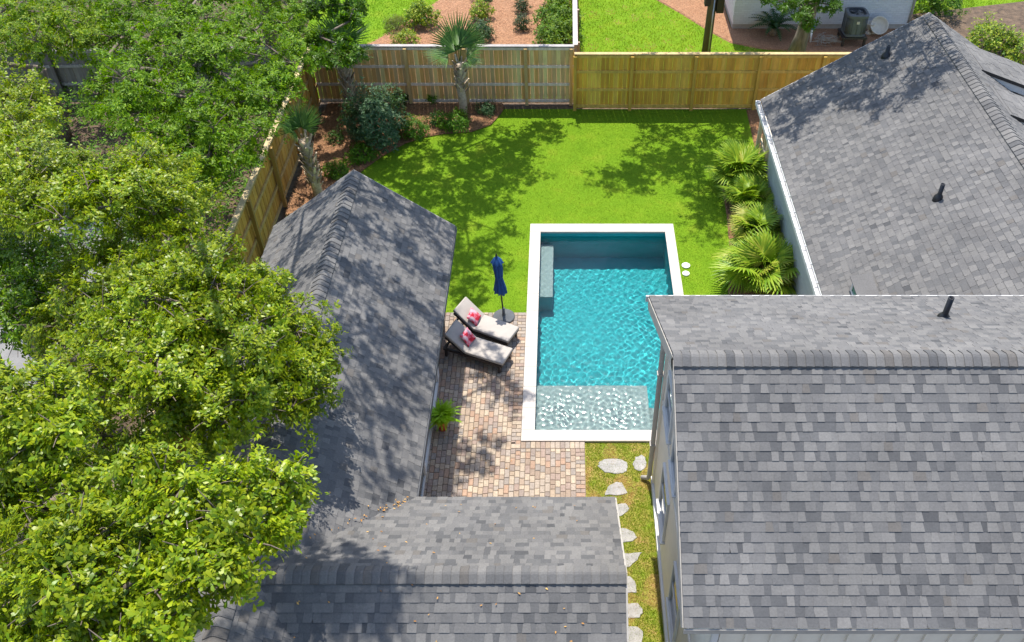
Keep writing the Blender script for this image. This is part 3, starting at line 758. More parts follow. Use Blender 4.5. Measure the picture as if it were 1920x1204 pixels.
# the water: a real rippled surface, so that the sun makes its own net of light below
NXW, NYW = 190, 390
gx, gy = np.meshgrid(np.linspace(PX0-0.005, PX1+0.005, NXW), np.linspace(PY0-0.005, PY1+0.005, NYW))
hz = np.zeros_like(gx)
wr = np.random.default_rng(3)
for lam, amp, n in ((0.75, 0.0014, 7), (0.44, 0.0014, 10), (0.27, 0.0013, 14), (0.17, 0.00095, 18), (0.11, 0.00045, 18)):
    for _ in range(n):
        a = wr.uniform(0, 2*math.pi); l = lam*wr.uniform(0.75, 1.3)
        ph = wr.uniform(0, 2*math.pi); kx, ky = math.cos(a)*2*math.pi/l, math.sin(a)*2*math.pi/l
        wx = 0.25*np.sin(gx*wr.uniform(1, 2.4)+wr.uniform(0, 6)); wy = 0.25*np.sin(gy*wr.uniform(0.8, 2)+wr.uniform(0, 6))
        hz += amp*wr.uniform(0.5, 1)*np.sin(kx*(gx+wy)+ky*(gy+wx)+ph)/math.sqrt(n)*1.5
for bx, by, am in ((-0.05, 13.25, 0.006), (1.35, 13.25, 0.007)):
    rr = np.hypot(gx-bx, gy-by)
    an = np.arctan2(gy-by, gx-bx)
    rw = rr + 0.018*np.sin(an*5+rr*9) + 0.012*np.sin(an*11-rr*17) + 0.02*np.sin(gx*13)*np.sin(gy*11)
    hz += am*np.cos(rw*2*math.pi/0.15)*np.exp(-rr*2.2)*np.clip(rr/0.16, 0, 1)*(0.65+0.35*np.sin(an*7+rr*20))
shelf = np.clip((14.4-gy)/0.6, 0, 1)
env = np.clip(0.35 + np.exp(-((gx+0.05)**2+(gy-13.25)**2)/0.16) + 1.15*np.exp(-((gx-1.35)**2+(gy-13.2)**2)/0.30), 0, 1.3)
for _ in range(26):                                       # short chop thrown up by the two bubblers
    a = wr.uniform(0, 2*math.pi); l = wr.uniform(0.10, 0.2); ph = wr.uniform(0, 6.28)
    hz += shelf*env*0.0012*np.sin((np.cos(a)*(gx+0.06*np.sin(gy*4+ph))+np.sin(a)*(gy+0.06*np.sin(gx*5)))*2*math.pi/l+ph)
calm = np.clip((gy-17.3)/2.0, 0, 1)
hz *= (1.0 - 0.45*calm)
hz *= 0.8 + 0.45*np.sin(gx*1.3+1)*np.sin(gy*0.9+2)
Vw_ = np.stack([gx.ravel(), gy.ravel(), (-0.11+hz).ravel()], 1)
idx = np.arange(NXW*NYW).reshape(NYW, NXW)
Fw = np.stack([idx[:-1,:-1].ravel(), idx[:-1,1:].ravel(), idx[1:,1:].ravel(), idx[1:,:-1].ravel()], 1)
water = link('water', np_mesh('water', Vw_, Fw, M['water'], smooth=True)); tag(water, kind='structure')
water.cycles.is_caustics_caster = True
for o in pool.children_recursive: o.cycles.is_caustics_receiver = True
for i, (u, v) in enumerate(((1286, 499), (1286, 514))):
    p = on_z(u, v)
    r = 0.11 if i == 0 else 0.095
    tag(MB().lathe([(r, 0.0), (r, 0.03), (r*0.9, 0.04), (r*0.3, 0.045)], (p.x, p.y, 0.0), 20).build('skimmer_lid', M['plastic_w']),
        'larger round white lid in the grass beside the pool' if i == 0 else 'smaller round white lid in the grass, nearer the camera', 'lid', 'lids by the pool')
#@@OBJECTS
# ================================================================== PLANTS
def in_poly(x, y, poly):
    x = np.asarray(x); y = np.asarray(y); ins = np.zeros(x.shape, bool); n = len(poly)
    for i in range(n):
        x0, y0 = poly[i][:2]; x1, y1 = poly[i-1][:2]
        c_ = ((y0 > y) != (y1 > y)) & (x < (x1-x0)*(y-y0)/((y1-y0) + 1e-12) + x0)
        ins ^= c_
    return ins
def unit(a): return a/np.maximum(np.linalg.norm(a, axis=-1, keepdims=True), 1e-9)

def leaf_arrays(P, AX, per, size, colA, colB, tilt=(0.15, 0.8), width=0.42, simple=False, jit=0.02, g=rng):
    """Rosettes of leaves at points P (n,3) round axes AX."""
    n = len(P)
    if n == 0: return np.zeros((0,3)), np.zeros((0,3),int), np.zeros((0,3))
    P = np.repeat(P, per, 0); AX = unit(np.repeat(AX, per, 0) + g.normal(0, 0.12, (n*per, 3)))
    n = len(P)
    ref = unit(g.normal(0, 1, (n, 3)))
    e1 = unit(np.cross(AX, ref)); t = g.uniform(tilt[0], tilt[1], (n, 1))
    D = unit(e1*np.cos(t) + AX*np.sin(t)); W = unit(np.cross(D, AX)); Nn = np.cross(W, D)
    ln = size*g.uniform(0.65, 1.2, (n, 1)); wd = ln*width*g.uniform(0.8, 1.2, (n, 1))
    O = P + g.normal(0, jit, (n, 3))
    f = g.uniform(0, 1, (n, 1))**1.3
    C = np.array(colA)*(1-f) + np.array(colB)*f
    C = C*g.uniform(0.8, 1.2, (n, 1))
    if simple:
        pts = [O, O + D*ln*0.55 + W*wd*0.5, O + D*ln - Nn*ln*0.12, O + D*ln*0.55 - W*wd*0.5]
        V = np.stack(pts, 1).reshape(-1, 3); b0 = (np.arange(n)*4)[:, None]
        F = np.concatenate([b0 + [0, 1, 2], b0 + [0, 2, 3]], 0); k = 4
    else:
        dr = -Nn*ln
        pts = [O, O + D*ln*0.42 + W*wd*0.33, O + D*ln*0.42 - W*wd*0.33, O + D*ln*0.78 + W*wd*0.5 + dr*0.05, O + D*ln*0.78 - W*wd*0.5 + dr*0.05, O + D*ln + dr*0.13]
        V = np.stack(pts, 1).reshape(-1, 3); b0 = (np.arange(n)*6)[:, None]
        F = np.concatenate([b0 + [0, 1, 2], b0 + [2, 1, 3], b0 + [2, 3, 4], b0 + [4, 3, 5]], 0); k = 6
    return V, F, np.repeat(C, k, 0)

def spray_points(centre, r, nspray, per_spray, flat=0.6, g=rng, up=0.25, start=0.35):
    """points along twigs that fan out of a clump, with the direction of each twig"""
    d = unit(g.normal(0, 1, (nspray, 3)) + np.array([0, 0, up])); d[:, 2] *= flat
    s = g.uniform(start, 1.0, (nspray, per_spray, 1))**0.7
    ln = r*g.uniform(0.55, 1.25, (nspray, 1, 1))
    p = np.array(centre) + d[:, None, :]*s*ln + g.normal(0, 0.07*r + 0.015, (nspray, per_spray, 3))
    ax = np.repeat(unit(d + np.array([0, 0, 0.7]))[:, None, :], per_spray, 1)
    return p.reshape(-1, 3), ax.reshape(-1, 3)

def crown_mesh(name, clumps, mat, size, colA, colB, nspray=14, per_spray=9, per=6, simple=False, flat=0.65, g=rng, width=0.42):
    Vs, Fs, Cs, o = [], [], [], 0
    for cpos, r in clumps:
        tone = g.uniform(0.82, 1.15)
        p, ax = spray_points(cpos, r, nspray, per_spray, flat, g)
        V, F, C = leaf_arrays(p, ax, per, size, [k*tone for k in colA], [k*tone for k in colB], simple=simple, g=g, width=width)
        Vs.append(V); Fs.append(F+o); Cs.append(C); o += len(V)
    return np.concatenate(Vs), np.concatenate(Fs), np.concatenate(Cs)

def skeleton(base, fork, clumps, r0=0.2, k=7, twigs=True, g=random):
    """trunk (tapered, to the fork) and limbs that reach every clump"""
    base = Vector(base); fork = Vector(fork)
    trunk = MB(); n = 7; pts = []; rad = []
    for i in range(n):
        t = i/(n-1); w = 0.12*math.sin(t*5)
        pts.append(base.lerp(fork, t) + Vector((w*0.6, w*0.5, 0))*(1 if 0 < i < n-1 else 0)); rad.append(r0*(1.35 - 0.6*t if i == 0 else 1.08 - 0.42*t))
    trunk.tube(pts, rad, 10)
    nodes = [(fork, None)]; order = sorted(clumps, key=lambda q: (Vector(q[0])-fork).length)
    segs = []
    for c_, r in order:
        c_ = Vector(c_)
        j = min(range(len(nodes)), key=lambda i: (nodes[i][0]-c_).length + 0.25*(nodes[i][0]-fork).length)
        a = nodes[j][0]; prev = j
        m_ = max(1, int((c_-a).length/0.8))
        for q in range(1, m_+1):
            p = a.lerp(c_, q/m_) + Vector((g.uniform(-1,1), g.uniform(-1,1), g.uniform(-0.6,1)))*0.09*(1 if q < m_ else 0)
            nodes.append((p, prev)); prev = len(nodes)-1
    cnt = [0]*len(nodes)
    for i in range(len(nodes)-1, 0, -1): cnt[i] += 1; cnt[nodes[i][1]] += cnt[i]
    limb = MB()
    rr = lambda i: min(r0*0.6, 0.009 + 0.0105*math.sqrt(cnt[i]))
    for i in range(1, len(nodes)):
        pj = nodes[i][1]
        limb.tube([nodes[pj][0], nodes[i][0]], [min(rr(pj), rr(i)*1.35), rr(i)], 6, caps=False)
    if twigs:
        for c_, r in clumps:
            for _ in range(4):
                d = Vector((g.uniform(-1,1), g.uniform(-1,1), g.uniform(-0.2,0.8))).normalized()*r*0.8
                limb.tube([Vector(c_), Vector(c_)+d*0.5+Vector((0,0,0.03)), Vector(c_)+d], [0.012, 0.008, 0.004], 4, caps=False)
    return trunk, limb

def tree(name, label, base, fork, clumps, size, colA, colB, r0=0.2, group=None, mat='leaf_gloss', seed=1, **kw):
    g = np.random.default_rng(seed)
    root = empty(name, label, 'tree', base, group)
    tr, lb = skeleton(base, fork, clumps, r0)
    t = tr.build('trunk', M['bark'], root)
    lb.build('limbs', M['bark'], t)
    V, F, C = crown_mesh('crown', clumps, M[mat], size, colA, colB, g=g, **kw)
    link('crown', np_mesh('crown', V - np.array(base), F, M[mat], C), root, Matrix.Translation(base))
    return root

def outline_clumps(poly, z0, z1, n, r, seed, gap=None):
    """clumps spread under a dome whose outline, seen from the air, is `poly`"""
    g = np.random.default_rng(seed); out = []; px = []
    cxp = sum(p[0] for p in poly)/len(poly); cyp = sum(p[1] for p in poly)/len(poly)
    ext = max(math.hypot(p[0]-cxp, p[1]-cyp) for p in poly)
    x0, x1 = min(p[0] for p in poly), max(p[0] for p in poly); y0, y1 = min(p[1] for p in poly), max(p[1] for p in poly)
    mind = math.sqrt((x1-x0)*(y1-y0)/n)*0.58; tries = 0
    while len(out) < n and tries < 6000:
        tries += 1
        u, v = g.uniform(x0, x1), g.uniform(y0, y1)
        if not in_poly([u], [v], poly)[0]: continue
        if gap and any(in_poly([u], [v], q)[0] for q in gap): continue
        if any(math.hypot(u-a, v-b2) < mind for a, b2 in px): continue
        px.append((u, v))
        q = math.hypot(u-cxp, v-cyp)/ext
        z = z0 + (z1-z0)*(1-q*q) + g.uniform(-0.35, 0.25)
        out.append((tuple(on_z(u, v, z)), r*g.uniform(0.75, 1.2)))
    return out

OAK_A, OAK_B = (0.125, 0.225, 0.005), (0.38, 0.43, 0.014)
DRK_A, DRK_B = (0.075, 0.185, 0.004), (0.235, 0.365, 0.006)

P2 = [(95,560),(150,470),(210,420),(310,400),(390,440),(430,495),(510,525),(555,585),(622,655),(600,730),(550,780),(500,765),(440,790),(380,825),(300,815),(265,755),(170,730),(120,680)]
cl = outline_clumps(P2, 4.75, 6.1, 92, 0.52, 21, gap=[[(190,735),(290,735),(290,790),(190,800)]])
cl += [(tuple(on_z(u, v, z)), r) for u, v, z, r in ((615,665,4.95,0.34),(560,760,4.8,0.32),(545,600,4.9,0.35),(480,525,4.8,0.35),(330,400,5.3,0.4),(190,815,4.6,0.5),(235,850,4.5,0.5),(160,860,4.6,0.5),(215,880,4.3,0.5),(120,800,4.4,0.5),(270,830,4.4,0.45),(180,780,4.3,0.45))]
tree('oak_tree', 'bright green oak whose crown spreads over the garage ridge', (-8.6, 10.2, 0), (-8.0, 10.4, 3.3), cl, 0.085, OAK_A, OAK_B, 0.24, 'oaks left of the garage', seed=5, nspray=15, per_spray=9, per=6)
P1 = [(-40,930),(60,900),(130,870),(260,860),(380,885),(460,875),(545,885),(560,950),(530,1005),(455,1050),(425,1090),(335,1120),(320,1230),(-40,1290)]
cl = outline_clumps(P1, 5.6, 7.0, 78, 0.42, 22)
cl += [(tuple(on_z(u, v, z)), r) for u, v, z, r in ((550,900,5.3,0.26),(545,960,5.2,0.28),(500,1010,5.3,0.26),(440,1080,5.5,0.25),(350,1150,5.8,0.25),(330,1190,5.8,0.22))]
tree('oak_tree', 'large-leaved oak filling the lower left corner', (-7.2, 5.6, 0), (-6.6, 5.8, 4.0), cl, 0.088, OAK_A, OAK_B, 0.22, 'oaks left of the garage', seed=6, nspray=14, per_spray=8, per=6)
P0 = [(-40,690),(30,690),(95,725),(150,775),(145,850),(70,880),(-40,900)]
cl = outline_clumps(P0, 6.2, 7.0, 24, 0.42, 23)
tree('oak_tree', 'smaller leafy oak at the left edge above the lower left crown', (-9.0, 7.9, 0), (-8.0, 7.9, 4.5), cl, 0.088, OAK_A, OAK_B, 0.16, 'oaks left of the garage', seed=7, nspray=14, per_spray=8, per=6)
P3 = [(-30,150),(50,155),(95,215),(90,250),(70,285),(110,310),(200,330),(270,290),(320,290),(330,350),(400,395),(330,420),(200,405),(80,420),(-30,400)]
cl = outline_clumps(P3, 4.9, 6.2, 62, 0.55, 24)
tree('oak_tree', 'sunlit oak at the left edge below the grey fence', (-12.3, 15.0, 0), (-11.8, 15.2, 3.6), cl, 0.085, OAK_A, OAK_B, 0.22, 'oaks left of the garage', seed=8, nspray=14, per_spray=9, per=6)
P6 = [(-30,420),(110,430),(120,540),(90,640),(-30,640)]
cl = outline_clumps(P6, 3.4, 4.4, 34, 0.55, 25)
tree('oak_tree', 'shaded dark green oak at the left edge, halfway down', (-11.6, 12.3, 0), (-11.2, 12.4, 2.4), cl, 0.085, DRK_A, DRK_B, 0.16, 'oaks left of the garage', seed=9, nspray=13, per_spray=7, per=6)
P4 = [(150,-30),(560,-30),(575,60),(540,170),(480,270),(430,330),(350,330),(250,250),(185,215),(170,90)]
cl = outline_clumps(P4, 2.6, 4.4, 105, 0.62, 26)
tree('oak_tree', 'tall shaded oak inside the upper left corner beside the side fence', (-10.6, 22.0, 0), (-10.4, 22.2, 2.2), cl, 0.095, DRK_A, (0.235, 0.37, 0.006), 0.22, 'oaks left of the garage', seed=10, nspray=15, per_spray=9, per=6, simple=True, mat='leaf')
P4b = [(-40,-30),(150,-30),(175,60),(150,105),(60,100),(-40,120)]
cl = outline_clumps(P4b, 3.0, 4.4, 40, 0.6, 27)
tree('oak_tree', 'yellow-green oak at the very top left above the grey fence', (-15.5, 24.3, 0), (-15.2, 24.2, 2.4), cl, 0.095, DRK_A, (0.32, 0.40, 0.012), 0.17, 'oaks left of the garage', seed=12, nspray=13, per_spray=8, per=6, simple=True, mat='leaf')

# high canopy: boughs that reach over the plot above the picture and dapple it
def over(spots, seed, extra=1.0, rr=(0.45, 0.75)):
    g = np.random.default_rng(seed); out = []
    for u, v, z0 in spots:
        s0 = on_z(u, v, z0); r = g.uniform(*rr)
        z = z0 + 3.0
        while True:
            t = (z - z0)/(-SUN_DIR.z); p = s0 - SUN_DIR*t
            if z > 15 - 0.436*p.y + r*0.8 + extra: break
            z += 0.2
        p = s0 - SUN_DIR*((z + g.uniform(0, 1.2) - z0)/(-SUN_DIR.z))
        out.append((tuple(p), r))
    return out
LAWN_L = [(710,330,0),(765,300,0),(830,340,0),(885,385,0),(840,390,0),(940,350,0),(1000,270,0),(1030,245,0),(985,330,0),(970,270,0),(915,260,0),(870,280,0),(820,290,0),(770,380,0),(900,480,0),(870,500,0),(740,320,0),(790,330,0),(840,310,0),(890,300,0),(940,290,0),(985,262,0),(1010,240,0),(960,335,0),(905,345,0),(850,360,0),(800,370,0),(870,410,0),(930,385,0),(925,430,0),(880,460,0),(905,510,0),(870,535,0),
          (860,330,0),(960,310,0),(930,330,0),(760,350,0),(650,230,0),(690,270,0),(640,180,0),(700,200,0.5),(660,300,0),(980,290,0),(910,300,0)]
tree('oak_tree', 'tall oak behind the back corner whose low boughs hang above the palm', (-9.7, 27.6, 0), (-9.2, 27.6, 6.6),
     over(LAWN_L, 31, 0.8, (0.62, 1.0)) + [(tuple(on_z(u, v, 3.2)), 0.45) for u, v in ((585,20),(620,10),(655,40),(640,85),(600,70),(665,10),(625,110),(590,110),(655,105))],
     0.12, DRK_A, (0.13, 0.22, 0.014), 0.24, seed=13, nspray=16, per_spray=8, per=6, simple=True)
GAR = [(655,370,4),(700,390,3.6),(760,430,3.0),(820,450,2.8),(640,430,4),(690,470,3.4),(750,500,3.0),(810,520,2.8),(610,500,4.0),(670,540,3.5),(730,580,3.1),(800,590,2.8),(650,620,3.5),(715,650,3.1),(780,670,2.8),(620,690,3.5),(690,720,3.1),(760,740,2.8),
       (560,470,3.4),(545,540,3.5),(590,440,3.7),(620,370,3.8),(570,400,3.3),(740,800,2.8),(690,800,3.1),(710,880,3.1),
       (560,1065,3.6),(620,1075,3.9),(680,1090,3.9),(600,1120,3.7),(660,1140,3.6),(710,1160,3.4),(560,1170,3.4),(620,1190,3.4),(690,1205,3.2),(500,1130,3.9),(450,1160,4.0),(520,1080,3.8),(720,1110,3.8),(640,1060,3.7),
       (900,850,0),(875,880,0),(960,745,0),(925,720,0),(850,660,0),(880,560,0),(905,655,0.4)]
tree('oak_tree', 'tall oak beyond the left fence whose high boughs dapple the garage roof', (-11.0, 11.5, 0), (-10.2, 11.8, 10.2),
     over(GAR, 32, 0.6, (0.40, 0.68)), 0.11, DRK_A, DRK_B, 0.28, seed=14, nspray=14, per_spray=7, per=6, simple=True)
RGT = [(1400,220,0),(1400,255,0),(1350,230,0),(1240,270,0),(1205,300,0),(1310,340,0),(1390,320,0),(1180,320,0),(1330,290,0),(1270,300,0),(1320,410,0),(1540,170,3.3),(1610,150,3.8),(1720,90,4.7),(1650,160,4),(1470,190,2.9),(1520,180,3.2),(1570,150,3.5),(1630,120,4),(1690,100,4.5),(1740,130,4.7),(1750,160,4.6),(1690,190,4.2),(1640,205,3.9),(1600,190,3.7),(1480,240,2.9),(1510,225,3.1),(1560,200,3.4),(1600,100,4),(1650,70,4.5),(1700,60,4.8),(1460,215,2.8),(1530,140,3.3),
       (1200,330,0),(1160,340,0),(1130,335,0),(1240,310,0),(1280,285,0),(1330,265,0),(1380,245,0),(1390,280,0),(1340,310,0),(1220,245,0),(1290,240,0),(1250,240,0),(1380,210,0),(1320,385,0),(1335,430,0),(1350,400,0),(1310,370,0),(1200,350,0),(1270,330,0),(1360,290,0),(1300,310,0)]
tree('pecan_tree', 'pecan tree with feathery leaves behind the new fence before the white house', (8.2, 29.6, 0), (8.7, 29.5, 4.6),
     over(RGT, 33, 0.8, (0.55, 0.95)) + [(tuple(on_z(u, v, z)), 0.4) for u, v, z in ((1500,10,2.2),(1470,5,2.4),(1535,5,2.3),(1560,10,2.3),(1500,30,2.0),(1440,-5,2.6),(1520,45,1.7))],
     0.13, DRK_A, (0.10, 0.18, 0.02), 0.24, seed=15, nspray=15, per_spray=8, per=6, simple=True, width=0.3)

def shrub(name, label, base, rx, h, size, colA, colB, n, seed, group=None, cat='shrub', simple=True, width=0.45):
    g = np.random.default_rng(seed); base = Vector(base)
    root = empty(name, label, cat, base, group)
    st = MB()
    for i in range(7):
        a = 2*math.pi*i/7 + g.uniform(0, 0.5); e = base + Vector((math.cos(a)*rx*0.55, math.sin(a)*rx*0.55, h*g.uniform(0.55, 0.85)))
        st.tube([base, base.lerp(e, 0.5) + Vector((0, 0, h*0.08)), e], [0.02*h+0.004, 0.012*h+0.004, 0.004], 5, caps=False)
    st.build('stems', M['bark'], root)
    u = unit(g.normal(0, 1, (n, 3))); u[:, 2] = np.abs(u[:, 2])*1.0 - 0.12*g.uniform(0, 1, n)
    lob = 1 + 0.22*np.sin(np.arctan2(u[:, 1], u[:, 0])*3 + g.uniform(0, 6)) + 0.15*np.sin(u[:, 2]*7 + np.arctan2(u[:, 1], u[:, 0])*5)
    rad = (g.uniform(0.35, 1.0, n)**0.45)*lob
    p = np.stack([u[:, 0]*rad*rx, u[:, 1]*rad*rx, h*0.28 + u[:, 2]*rad*h*0.72], 1) + g.normal(0, 0.02, (n, 3))
    p[:, 2] = np.maximum(p[:, 2], 0.04)
    V, F, C = leaf_arrays(p, unit(u + np.array([0, 0, 0.5])), 5, size, colA, colB, simple=simple, g=g, width=width)
    V[:, 2] = np.maximum(V[:, 2], 0.01)
    link('foliage', np_mesh('foliage', V, F, M['leaf'], C), root, Matrix.Translation(base))
    return root
BL_A, BL_B = (0.035, 0.10, 0.036), (0.15, 0.24, 0.12)       # blue-green
GR_A, GR_B = (0.055, 0.16, 0.008), (0.17, 0.32, 0.015)
YL_A, YL_B = (0.14, 0.24, 0.010), (0.44, 0.50, 0.04)
def gp(u, v, z=0.0): p = on_z(u, v, z); return (p.x, p.y, 0.03)
shrub('shrub', 'big blue-green evergreen shrub in the mulch bed before the old fence', gp(712, 268), 0.98, 1.75, 0.10, BL_A, BL_B, 1700, 41)
shrub('shrub', 'low bright green shrub at the foot of the nearer palm', gp(853, 240), 0.52, 0.5, 0.075, GR_A, GR_B, 420, 42)
shrub('shrub', 'mid green shrub spilling right of the big blue-green shrub', gp(775, 258), 0.5, 0.62, 0.075, GR_A, (0.13,0.24,0.015), 420, 43)
shrub('shrub', 'small grey-green shrub beside the bed edge right of the palm', gp(912, 215), 0.34, 0.42, 0.06, BL_A, (0.07,0.13,0.035), 240, 44)
shrub('shrub', 'low green shrub at the bed edge left of the big shrub', gp(680, 300), 0.46, 0.45, 0.07, GR_A, GR_B, 360, 45)
shrub('shrub', 'yellow-green low shrub just beyond the garage roof peak', gp(632, 330), 0.42, 0.4, 0.07, GR_A, (0.17,0.27,0.015), 320, 46)
shrub('shrub', 'dark climbing shrub against the old fence behind the big shrub', gp(695, 178), 0.45, 0.95, 0.075, (0.018,0.05,0.012), GR_B, 360, 47)
shrub('shrub', 'little green seedling shrub by the old fence', gp(811, 193), 0.2, 0.36, 0.06, GR_A, GR_B, 100, 48)
shrub('shrub', 'dark low shrub between fence post and big shrub', gp(752, 195), 0.32, 0.4, 0.07, (0.018,0.05,0.012), GR_A, 160, 49)
shrub('shrub', 'sparse dull shrub in shade left of the leaning palm', gp(630, 268), 0.3, 0.35, 0.06, (0.03,0.06,0.015), GR_A, 130, 50)
shrub('shrub', 'dull shrub between bright low shrub and big shrub', gp(818, 235), 0.33, 0.38, 0.06, (0.03,0.07,0.02), GR_A, 190, 65)
# beyond the back fence
shrub('shrub', 'round yellow-green shrub at the lawn edge beyond the old fence', gp(792, 50), 0.62, 0.95, 0.10, GR_A, YL_B, 620, 51)
shrub('shrub', 'yellow-green shrub in the orange mulch beyond the palm', gp(903, 38), 0.42, 0.7, 0.09, GR_A, YL_B, 320, 52)
shrub('shrub', 'grey-green shrub touching the yellow-green one beyond the palm', gp(903, 78), 0.48, 0.75, 0.09, BL_A, (0.12,0.17,0.08), 360, 53)
shrub('shrub', 'small dark cone shrub in the mulch near the hedge, the farther one', gp(979, 26), 0.3, 0.62, 0.07, (0.03,0.06,0.02), (0.10,0.14,0.06), 240, 54)
shrub('shrub', 'small dark cone shrub in the mulch near the hedge, the nearer one', gp(979, 58), 0.32, 0.6, 0.07, (0.03,0.06,0.02), (0.10,0.14,0.06), 240, 55)
shrub('shrub', 'dark shrub cut by the top edge between the palm and hedge', gp(905, 3), 0.42, 0.5, 0.07, (0.025,0.06,0.02), GR_A, 240, 56)
shrub('grass_tuft', 'wispy pale ornamental grass at the lawn edge beyond the old fence', gp(745, 58), 0.4, 0.5, 0.14, (0.14,0.2,0.05), (0.32,0.32,0.14), 260, 57, cat='ornamental grass', width=0.08)
for k, (u, v) in enumerate(((1048,-12),(1050,12),(1030,30),(1062,36),(1040,60),(1066,68),(1030,80))):
    shrub('hedge_shrub', ['topmost leafy hedge shrub along the dividing fence', 'second leafy hedge shrub from the top along the dividing fence', 'outer left hedge shrub third from the top', 'hedge shrub third from the top touching the dividing fence', 'outer left hedge shrub, lower middle', 'hedge shrub in the corner of dividing and back fences', 'lowest outer left hedge shrub above the old fence'][k],
          gp(u, v+26), 0.55, 1.05, 0.10, GR_A, (0.22,0.32,0.02), 420, 60+k, 'hedge along the dividing fence')
shrub('shrub', 'low flowering green shrub just over the old fence by the palm', gp(762, 84), 0.5, 0.5, 0.08, GR_A, YL_B, 260, 70)
shrub('shrub', 'bright green shrub beyond the brick house roof at the right', gp(1850, 98), 0.9, 1.1, 0.11, GR_A, YL_B, 600, 71)
shrub('shrub', 'leafy green shrub behind the white house corner at the top right', gp(1748, 25), 1.0, 1.3, 0.11, GR_A, (0.16,0.26,0.02), 700, 72)
shrub('shrub', 'sprawling shrub behind the brick house ridge, rightmost', gp(1905, 115), 0.8, 0.9, 0.11, GR_A, YL_B, 450, 73)

# undergrowth under the oaks at the left
g = np.random.default_rng(77); n = 8200
ux, uy = g.uniform(-23, -8.3, n), g.uniform(15.5, 36, n)
ux = np.where(uy > 26.3, np.minimum(ux, -9.8), ux)
hgt = 0.15 + 1.1*(0.5+0.5*np.sin(ux*1.3+2)*np.sin(uy*1.1))*g.uniform(0.2, 1, n)
keep = ~((uy > 16) & (uy < 21.6) & (ux < -13.5) & (g.uniform(0, 1, n) < 0.7))
V, F, C = leaf_arrays(np.stack([ux, uy, hgt], 1)[keep], np.tile([0, 0, 1.0], (keep.sum(), 1)), 6, 0.13, DRK_A, GR_B, simple=True, g=g, jit=0.08)
tag(link('undergrowth', np_mesh('undergrowth', V, F, M['leaf'], C)), 'tangled green undergrowth beneath the oaks left of the side fence', 'undergrowth', kind='stuff')

# ------------------------------------------------------------------ palms
def fan_leaf(name, petiole, rad, nseg, span, seed, colA, colB, droop=0.25, wseg=0.05):
    """a fan frond along +X, its blade facing +Z"""
    g = np.random.default_rng(seed); V = []; F = []; C = []
    pw = 0.011
    for i in range(5):
        t = i/4; x = petiole*t; z = 0.06*petiole*math.sin(t*1.5)
        V += [(x, pw*(1.3-0.5*t), z), (x, -pw*(1.3-0.5*t), z), (x, 0, z-0.014)]; C += [(0.12,0.17,0.03)]*3
    for i in range(4):
        for a, b2 in ((0,1),(1,2),(2,0)):
            F += [(3*i+a, 3*i+b2, 3*i+3+b2), (3*i+a, 3*i+3+b2, 3*i+3+a)]
    hx, hz_ = petiole, 0.06*petiole*math.sin(1.5)
    for i in range(nseg):
        a = -span/2 + span*i/(nseg-1) + g.uniform(-0.02, 0.02)
        L_ = rad*(0.72 + 0.28*math.cos(a*0.7))*g.uniform(0.9, 1.06)
        d = Vector((math.cos(a), math.sin(a), 0)); w = Vector((-d.y, d.x, 0))
        f = g.uniform(0, 1); col = tuple(colA[k]*(1-f)+colB[k]*f for k in range(3))
        o = len(V); h = Vector((hx, 0, hz_))
        dip = lambda t: -droop*L_*t*t*(1+0.5*abs(a)/2) + 0.10*rad*t*(1-t) + 0.06*rad*math.sin(abs(a))
        fold = 0.25
        for t, k in ((0.03, 0.25), (0.45, 1.0), (0.78, 0.55)):
            p = h + d*(L_*t) + Vector((0, 0, dip(t)))
            V += [tuple(p + w*wseg*0.5*k - Vector((0,0,wseg*fold*k))), tuple(p), tuple(p - w*wseg*0.5*k - Vector((0,0,wseg*fold*k)))]; C += [col]*3
        V.append(tuple(h + d*L_ + Vector((0, 0, dip(1.0))))); C.append(tuple(min(1, c_*1.25) for c_ in col))
        F += [(12, o, o+1), (12, o+1, o+2)]
        for s_ in (0, 3):
            F += [(o+s_, o+s_+1, o+s_+4), (o+s_, o+s_+4, o+s_+3), (o+s_+1, o+s_+2, o+s_+5), (o+s_+1, o+s_+5, o+s_+4)]
        F += [(o+6, o+7, o+9), (o+7, o+8, o+9)]
    return np_mesh(name, np.array(V), np.array(F), M['palm'], np.array(C))
def place_frond(root, me, p, az, el, roll=0.0, sc=1.0):
    Mx = Matrix.Translation(p) @ Matrix.Rotation(az, 4, 'Z') @ Matrix.Rotation(-el, 4, 'Y') @ Matrix.Rotation(roll, 4, 'X') @ Matrix.Scale(sc, 4)
    return link('frond', me, root, Mx)
SAB = [fan_leaf('frond', 0.42, 0.98, 30, 2.9, 90+i, (0.045,0.12,0.022), (0.12,0.23,0.045), 0.16, 0.045) for i in range(3)]
